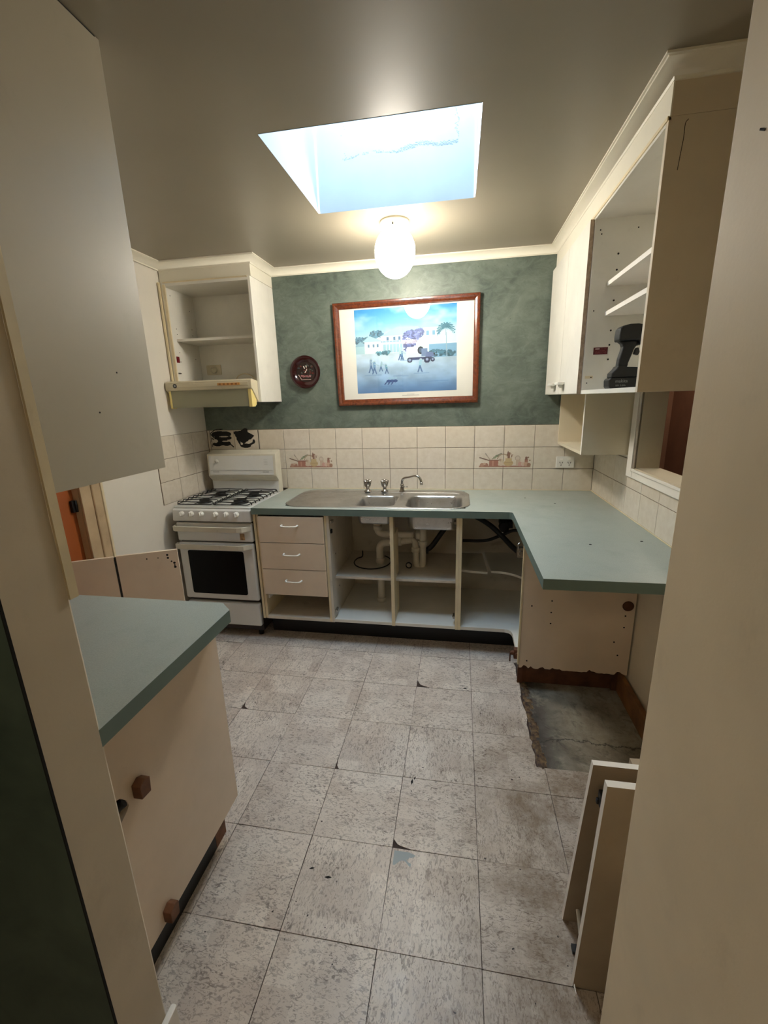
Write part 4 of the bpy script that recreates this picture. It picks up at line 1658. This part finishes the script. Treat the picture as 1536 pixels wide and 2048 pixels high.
# splashback with its box
bm = B()
prism(bm, [(-.055, .90), (-.118, .938), (-.118, 1.028), (-.158, 1.064), (-.150, 1.226), (-.060, 1.250), (-.055, 1.0)], CX0 + .006, .186, 'x')
sb = obj('splashback', bm, M['enamelo'], t, .004, 2)
bm = B()
prism(bm, [(-.1595, 1.075), (-.1615, 1.075), (-.1545, 1.214), (-.1525, 1.214)], CX0 + .022, .168, 'x')
obj('splashback_face', bm, M['enamel'], sb)
bm = B()
lathe(bm, [(.013, 0), (.012, -.012), (.001, -.013)], (-.272, -.157, 1.176), 16, 'y')
obj('timer_knob', bm, M['plasticw'], sb)
bm = B()
for x0 in (-.31, .085):
    for k in range(5):
        box(bm, x0 + k * .010, x0 + .007 + k * .010, -.1626, -.1614, 1.094, 1.099)
box(bm, CX0 + .03, .16, -.1618, -.1608, 1.107, 1.1085)
for k in range(4):
    box(bm, .098, .125, -.1592, -.1578, 1.150 + k * .012, 1.151 + k * .012)
obj('faded_markings', bm, M['grey'], sb)
bm = B()
prism(bm, [(-.1195, .941), (-.121, .941), (-.121, 1.022), (-.1195, 1.022)], CX0 + .012, .18, 'x')
obj('riser', bm, M['enamel'], sb)

# ------------------------------------------------------------------ wall cupboard over the cooker with range hood
t = thing('wall_cabinet', 'open white wall cupboard above the range hood', 'cabinet')
CY = -.331
bx('side_panel', (.191, LX, CY, T - .001, 1.59, 2.344), M['mel'], t)
bx('side_panel', (XL + .014, XL + .030, CY, -.002, 1.735, 2.344), M['mel'], t)
bx('stile', (XL + .001, XL + .013, CY - .012, CY + .03, 1.735, 2.344), M['edge'], t)
bx('stile', (XL + .030, XL + .046, CY - .006, CY + .004, 1.735, 2.33), M['edge'], t)
bx('top_panel', (XL + .031, .190, CY, -.002, 2.322, 2.338), M['mel'], t)
bx('top_rail', (XL + .031, .190, CY - .004, CY + .012, 2.338, 2.346), M['edge'], t)
bx('back_panel', (XL + .031, .190, -.012, -.002, 1.737, 2.321), M['mel'], t)
bx('shelf', (XL + .031, .190, -.262, -.013, 1.998, 2.014), M['mel'], t)
bx('bottom_panel', (XL + .031, .190, -.30, -.0125, 1.722, 1.736), M['mel'], t)
holes('peg_holes', [(XL + .0301, y, z) for y, z in ((-.27, 2.28), (-.07, 2.22), (-.25, 2.08), (-.25, 2.045), (-.07, 2.10), (-.07, 2.06), (-.25, 1.93), (-.07, 1.90), (-.25, 1.87))], .003, 'x', t, 1)
bx('red_sticker', (XL + .0301, XL + .0307, -.295, -.262, 1.862, 1.902), M['label'], t)
bx('hinge_plate', (XL + .0301, XL + .036, -.30, -.27, 1.79, 1.797), M['chrome'], t)
struct(bx('trim_3', (XL + .001, LX, FY, T - .001, 2.3465, CEIL - .0009), M['cornice']))

t = thing('cupboard_outlet', 'single power point inside the open wall cupboard above the cooker', 'outlet')
bm = B(); prism(bm, rrect(-.345, -.230, 1.792, 1.862, .006), -.020, -.0121, 'y'); obj('cover_plate', bm, M['hood'], t, bevel=.002)
bm = B(); lathe(bm, [(.022, 0), (.020, -.018), (.008, -.030)], (-.283, -.0205, 1.826), 16, 'y'); obj('plug', bm, M['hood'], t)
bm = B(); tube(bm, spline([(-.11, -.04, 1.742), (-.08, -.06, 1.775), (-.03, -.06, 1.79), (.02, -.06, 1.775), (.05, -.05, 1.742)], 6), .004, 6)
tag(obj('looped_flex', bm, M['edge']), 'thin pale cord arching on the floor of the cupboard above the cooker', 'cord')

t = thing('range_hood', 'cream slimline range hood with yellowed ends above the cooker', 'range hood')
HX0, HX1 = XL + .004, .1895
bm = B()
prism(bm, [(-.418, 1.728), (-.40, 1.736), (-.30, 1.7215), (-.02, 1.7215), (-.02, 1.592), (-.334, 1.592), (-.405, 1.672), (-.420, 1.680)], HX0, HX1, 'x')
hb = obj('hood_body', bm, M['hood'], t, .003, 2)
bm = B()
prism(bm, [(-.4205, 1.694), (-.4225, 1.697), (-.4222, 1.716), (-.4205, 1.719)], HX0 + .012, HX1 - .02, 'x')
obj('front_strip', bm, M['hood'], hb)
bx('switch_bar', (-.04, .115, -.4265, -.4226, 1.699, 1.714), plain('amber_switches', (206, 150, 84), .4), hb)
bm = B()
for k in range(5):
    box(bm, -.028 + k * .028, -.014 + k * .028, -.4290, -.4268, 1.7015, 1.7115)
obj('switches', bm, plain('amber_dark', (146, 98, 50), .4), hb)
bm = B(); lathe(bm, [(.0135, 0), (.0135, -.002)], (-.343, -.4226, 1.7055), 20, 'y')
bd = obj('badge', bm, M['castiron'], hb)
bd.matrix_local = bd.matrix_local @ Matrix.Identity(4)
bm = B(); lathe(bm, [(.008, 0), (.008, -.0025)], (-.343, -.4226, 1.7055), 14, 'y'); obj('badge_mark', bm, M['grey'], hb)
bx('visor', (HX0 + .03, HX1 - .03, -.412, -.409, 1.566, 1.676), M['visor'], t)
for x0, x1 in ((HX0 + .016, HX0 + .030), (HX1 - .030, HX1 - .008)):
    bm = B()
    prism(bm, [(-.414, 1.674), (-.402, 1.672), (-.345, 1.603), (-.350, 1.575), (-.372, 1.562), (-.414, 1.562)], x0, x1, 'x')
    obj('end_cap', bm, M['yellow'], t, .002)

# ------------------------------------------------------------------ wall cupboards on the right
t = thing('wall_cabinet', 'white wall cupboard with two closed doors beside the back wall', 'cabinet')
UZ0, UZ1 = 1.583, 2.333
bx('carcass', (2.064, XR - .001, -.802, T - .001, UZ0, UZ1), M['mel'], t)
bm = B(); box(bm, 2.045, 2.0625, -.426, -.02, UZ0 + .002, 2.318); dl = obj('door', bm, M['mel'], t, .0015)
bm = B(); box(bm, 2.045, 2.0625, -.812, -.432, UZ0 + .002, 2.318, 0); dr_ = obj('door', bm, M['mel'], t, .0015)
bx('raw_edge', (2.0452, 2.0623, -.8133, -.8122, UZ0 + .002, 2.318), M['rawedge'], dr_)


def side_handle(y, parent):
    bm = B()
    z = 1.640
    prism(bm, [(2.0448, y - .020), (2.0448, y + .020), (2.022, y + .034), (2.006, y + .034), (2.006, y - .034), (2.022, y - .034)], z - .006, z + .008)
    box(bm, 2.020, 2.034, y - .016, y + .016, z - .022, z - .0062)
    obj('handle', bm, M['plasticw'], parent, .002)


side_handle(-.315, dl)
side_handle(-.525, dr_)
t = thing('wall_cabinet', 'open white wall cupboard holding the cordless tool, nearest the servery', 'cabinet')
bx('side_panel', (2.064, XR - .001, -.820, -.804, UZ0, UZ1), M['mel'], t)
bx('side_panel', (2.064, XR - .001, EY, EY + .016, UZ0, UZ1), M['nib'], t)
bx('side_lining', (2.064, XR - .012, EY + .0162, EY + .0172, UZ0 + .017, UZ1 - .017), M['mel'], t)
bx('bottom_panel', (2.064, XR - .001, EY + .0165, -.8205, UZ0, UZ0 + .017), M['mel'], t)
bx('top_panel', (2.064, XR - .001, EY + .0175, -.8205, UZ1 - .017, UZ1), M['mel'], t)
bx('back_panel', (XR - .010, XR - .001, EY + .0175, -.8205, UZ0 + .0175, UZ1 - .0175), M['mel'], t)
bx('shelf', (2.135, XR - .011, EY + .018, -.821, 2.046, 2.064), M['white_edge'], t)
bx('shelf', (2.137, XR - .011, EY + .018, -.821, 1.922, 1.940), M['white_edge'], t)
holes('peg_holes', [(2.169, -.8201, z) for z in (2.174, 2.11, 1.986, 1.86, 1.798, 1.735)], .0042, 'y', t)
holes('peg_holes', [(2.088, -.8201, 1.947), (2.093, -.8201, 2.256), (2.087, -.8201, 2.272), (2.102, -.8201, 1.657), (2.085, -.8201, 1.632), (2.24, -.8201, 2.27)], .003, 'y', t)
la = Cv(40, 24, (.32, .04, .07), 6)
la.rect(0, 0, 40, 24, (.33, .04, .07)); la.rect(5, 3, 17, 7, (.80, .72, .72))
for r0 in (4, 10, 13, 16, 20):
    for k in range(5, 36):
        if la.r.rand() < .6 and not (r0 == 4 and k < 19):
            la.rect(k, r0, k + 1, r0 + 1, (.62, .30, .34))
grid_print('red_sticker', la.a, (2.102, -.8208, 1.789), (.062, 0, 0), (0, 0, -.031), M['print'], t)
bx('hinge_scar', (2.075, 2.110, -.8206, -.8202, 1.652, 1.664), M['edge'], t)
bm = B()
pts = [(2.115, 2.322), (2.108, 2.312), (2.108, 2.28), (2.105, 2.24), (2.102, 2.20)]
tube(bm, spline([(a, EY - .0003, b) for a, b in pts], 4), .0009, 5)
cr = obj('crack', bm, M['hole'], t)
struct(bx('trim_4', (FX, XR - .001, EY, T - .001, UZ1 + .001, CEIL - .0009), M['nib']))
bx('front_rail', (2.060, 2.0695, EY, -.03, UZ1 - .008, UZ1 + .002), M['edge'], t)
struct(bx('trim_5', (FX - .004, FX - .0002, EY, 0, UZ1 + .0025, CEIL - .046), M['cornice']))

# niche box hanging under the wall cupboards
t = thing('niche_shelf', 'open cream box shelf hanging under the right wall cupboards', 'shelf')
bx('side_panel', (2.149, XR - .001, -.016, -.001, 1.268, UZ0 - .001), M['wall'], t)
bx('side_panel', (2.149, XR - .001, -.592, -.576, 1.262, UZ0 - .001), M['wall'], t)
bx('bottom_panel', (2.149, XR - .001, -.5755, -.0165, 1.262, 1.278), M['wall'], t)
bx('back_panel', (XR - .010, XR - .001, -.575, -.017, 1.2785, UZ0 - .002), M['wall'], t)
bx('front_edging', (2.1475, 2.1488, -.592, -.576, 1.262, UZ0 - .001), M['white_edge'], t)

# ------------------------------------------------------------------ cordless tool
t = thing('cordless_driver', 'black cordless driver standing on its battery in the open right wall cupboard', 'power tool')
dz = UZ0 + .0172
yc = -1.15


def side(bm, P, w):
    prism(bm, P, yc - w, yc + w, 'y')


bm = B()
side(bm, [(2.078, dz), (2.073, dz + .008), (2.071, dz + .032), (2.078, dz + .040), (2.205, dz + .040), (2.210, dz + .034), (2.210, dz + .002), (2.205, dz)], .034)
bt = obj('battery', bm, M['dark'], t, .004, 3)
bm = B()
side(bm, [(2.080, dz + .0405), (2.081, dz + .058), (2.096, dz + .074), (2.103, dz + .086), (2.140, dz + .080), (2.170, dz + .078), (2.200, dz + .070), (2.203, dz + .0405)], .030)
obj('battery_mount', bm, M['drillrub'], t, .005, 3)
bm = B()
side(bm, [(2.104, dz + .080), (2.106, dz + .110), (2.112, dz + .135), (2.116, dz + .155), (2.112, dz + .166), (2.097, dz + .178), (2.170, dz + .178), (2.166, dz + .160), (2.158, dz + .145), (2.150, dz + .120), (2.142, dz + .095), (2.141, dz + .080)], .017)
obj('grip', bm, M['drillrub'], t, .006, 3)
bm = B()
side(bm, [(2.095, dz + .176), (2.094, dz + .200), (2.096, dz + .222), (2.104, dz + .230), (2.130, dz + .236), (2.160, dz + .236), (2.190, dz + .230), (2.255, dz + .222), (2.262, dz + .200), (2.250, dz + .180), (2.190, dz + .172), (2.178, dz + .160), (2.170, dz + .158), (2.165, dz + .176)], .033)
obj('motor_housing', bm, M['dark'], t, .010, 3)
bm = B()
lathe(bm, [(.022, 0), (.020, .02), (.012, .03), (.008, .05)], (2.262, yc, dz + .203), 20, 'x')
obj('nose', bm, M['castiron'], t)
bm = B()
side(bm, [(2.166, dz + .150), (2.176, dz + .152), (2.182, dz + .135), (2.176, dz + .122), (2.160, dz + .128)], .009)
obj('trigger', bm, M['dark'], t, .003)


def text(s, size, loc, rot, mat, parent):
    cu = bpy.data.curves.new('lettering', 'FONT')
    cu.body = s
    cu.size = size
    cu.extrude = .0002
    cu.materials.append(mat)
    tmp = bpy.data.objects.new('lettering', cu)
    me = bpy.data.meshes.new_from_object(tmp)
    bpy.data.objects.remove(tmp)
    o = bpy.data.objects.new('lettering', me)
    COL.objects.link(o)
    o.location = loc
    o.rotation_euler = rot
    o.parent = parent
    return o


text('makita', .017, (2.095, yc - .0344, dz + .022), (PI / 2, 0, 0), M['grey'], bt)
text('18V 5.0Ah', .009, (2.096, yc - .0344, dz + .008), (PI / 2, 0, 0), M['grey'], bt)

# ------------------------------------------------------------------ globe light
t = thing('ceiling_light', 'lit oval opal globe light on a cream ceiling fitting', 'light')
lx, ly = 1.150, -.60
bm = B()
lathe(bm, [(.074, 0), (.074, -.006), (.070, -.014), (.060, -.017), (.058, -.040), (.050, -.042)], (lx, ly, CEIL - .0006), 40)
obj('fitting', bm, M['cornice'], t)
bm = B()
gp = []
for k in range(25):
    a = PI * k / 24
    r = .105 * math.sin(a) ** .93 * (1 + .04 * math.cos(a))
    gp.append((max(r, .0015), -.032 - .113 + .118 * math.cos(a) - .0))
gp = [(r, h) for r, h in gp if h < -.034]
lathe(bm, gp, (lx, ly, CEIL), 40)
g = obj('opal_globe', bm, M['globe'], t)
bm = B()
for a in (.5, 2.6, 4.7):
    bm = B()
    lathe(bm, [(.0035, 0), (.0035, .008)], (lx + .060 * math.cos(a), ly + .060 * math.sin(a), CEIL - .033), 8, 'z')
    obj('fixing_screw', bm, M['castiron'], t)

# ------------------------------------------------------------------ loose joinery leaning by the near right wall end
def leaning(name, label, x0, x1, yb_, yt, h, th, extra=None, mats=None):
    """board standing on the floor at y=yb_ and leaning to y=yt at its top"""
    t = thing(name, label, 'panel', group='loose panels by the near right wall end')
    bm = B()
    prism(bm, [(yb_, .0005), (yb_ + th, .0005), (yt + th, h), (yt, h)], x0, x1, 'x')
    bm.faces.ensure_lookup_table()
    for f in bm.faces:
        if f.calc_center_median().z > h - .001 or f.calc_center_median().x < x0 + .001:
            f.material_index = 1
    obj('board', bm, [M['board'], M['white_edge']], t)
    return t


t = leaning('leaning_panel', 'pale cupboard door with a bright white top edge leaning by the near right wall end', 1.828, 2.22, -2.19, -2.245, .745, .018)
bx('edging', (1.8265, 1.8279, -2.22, -2.2, .02, .03), M['white_edge'], t)
t = leaning('leaning_panel', 'taller pale door behind the bright-edged one, with a black bracket and white bow handle', 1.836, 2.26, -2.03, -2.13, .69, .016)
bm = B()
box(bm, 1.852, 1.90, -2.135, -2.155, .585, .625)
box(bm, 1.846, 1.856, -2.14, -2.15, .590, .605)
obj('bracket', bm, M['dark'], t, .003)
bm = B()
tube(bm, spline([(1.868, -2.052, .085), (1.866, -2.085, .075), (1.870, -2.09, .045), (1.884, -2.07, .02), (1.89, -2.05, .016)], 6), .0055, 8)
obj('handle', bm, M['plasticw'], t)
bx('back_lip', (1.94, 2.26, -2.113, -2.075, .60, .672), M['board'], t)
tag(bx('black_bracket', (1.845, 1.90, -2.115, -2.095, .0005, .012), M['dark']), 'small black bracket lying on the floor under the leaning doors', 'bracket')

# skirting end at the near left wall
bm = B()
prism(bm, rrect(.7785, .795, -2.60, -2.425, .006, 3), .0005, .075)
tag(obj('skirting_offcut', bm, M['white_edge'], None, .002), 'short white skirting piece at the foot of the near left wall end', 'skirting')

# unseen fill light added behind the camera to lift the near walls
area_light('rear_fill_light', (.6, -4.0, CEIL - .02), (.5, .5), REAR_FILL_W, (1, .86, .66))
area_light('servery_fill_light', (3.0, .2, CEIL - .02), (.3, .3), 1.6, (1, .85, .65))  # added unseen fill, brightens the dark room past the servery
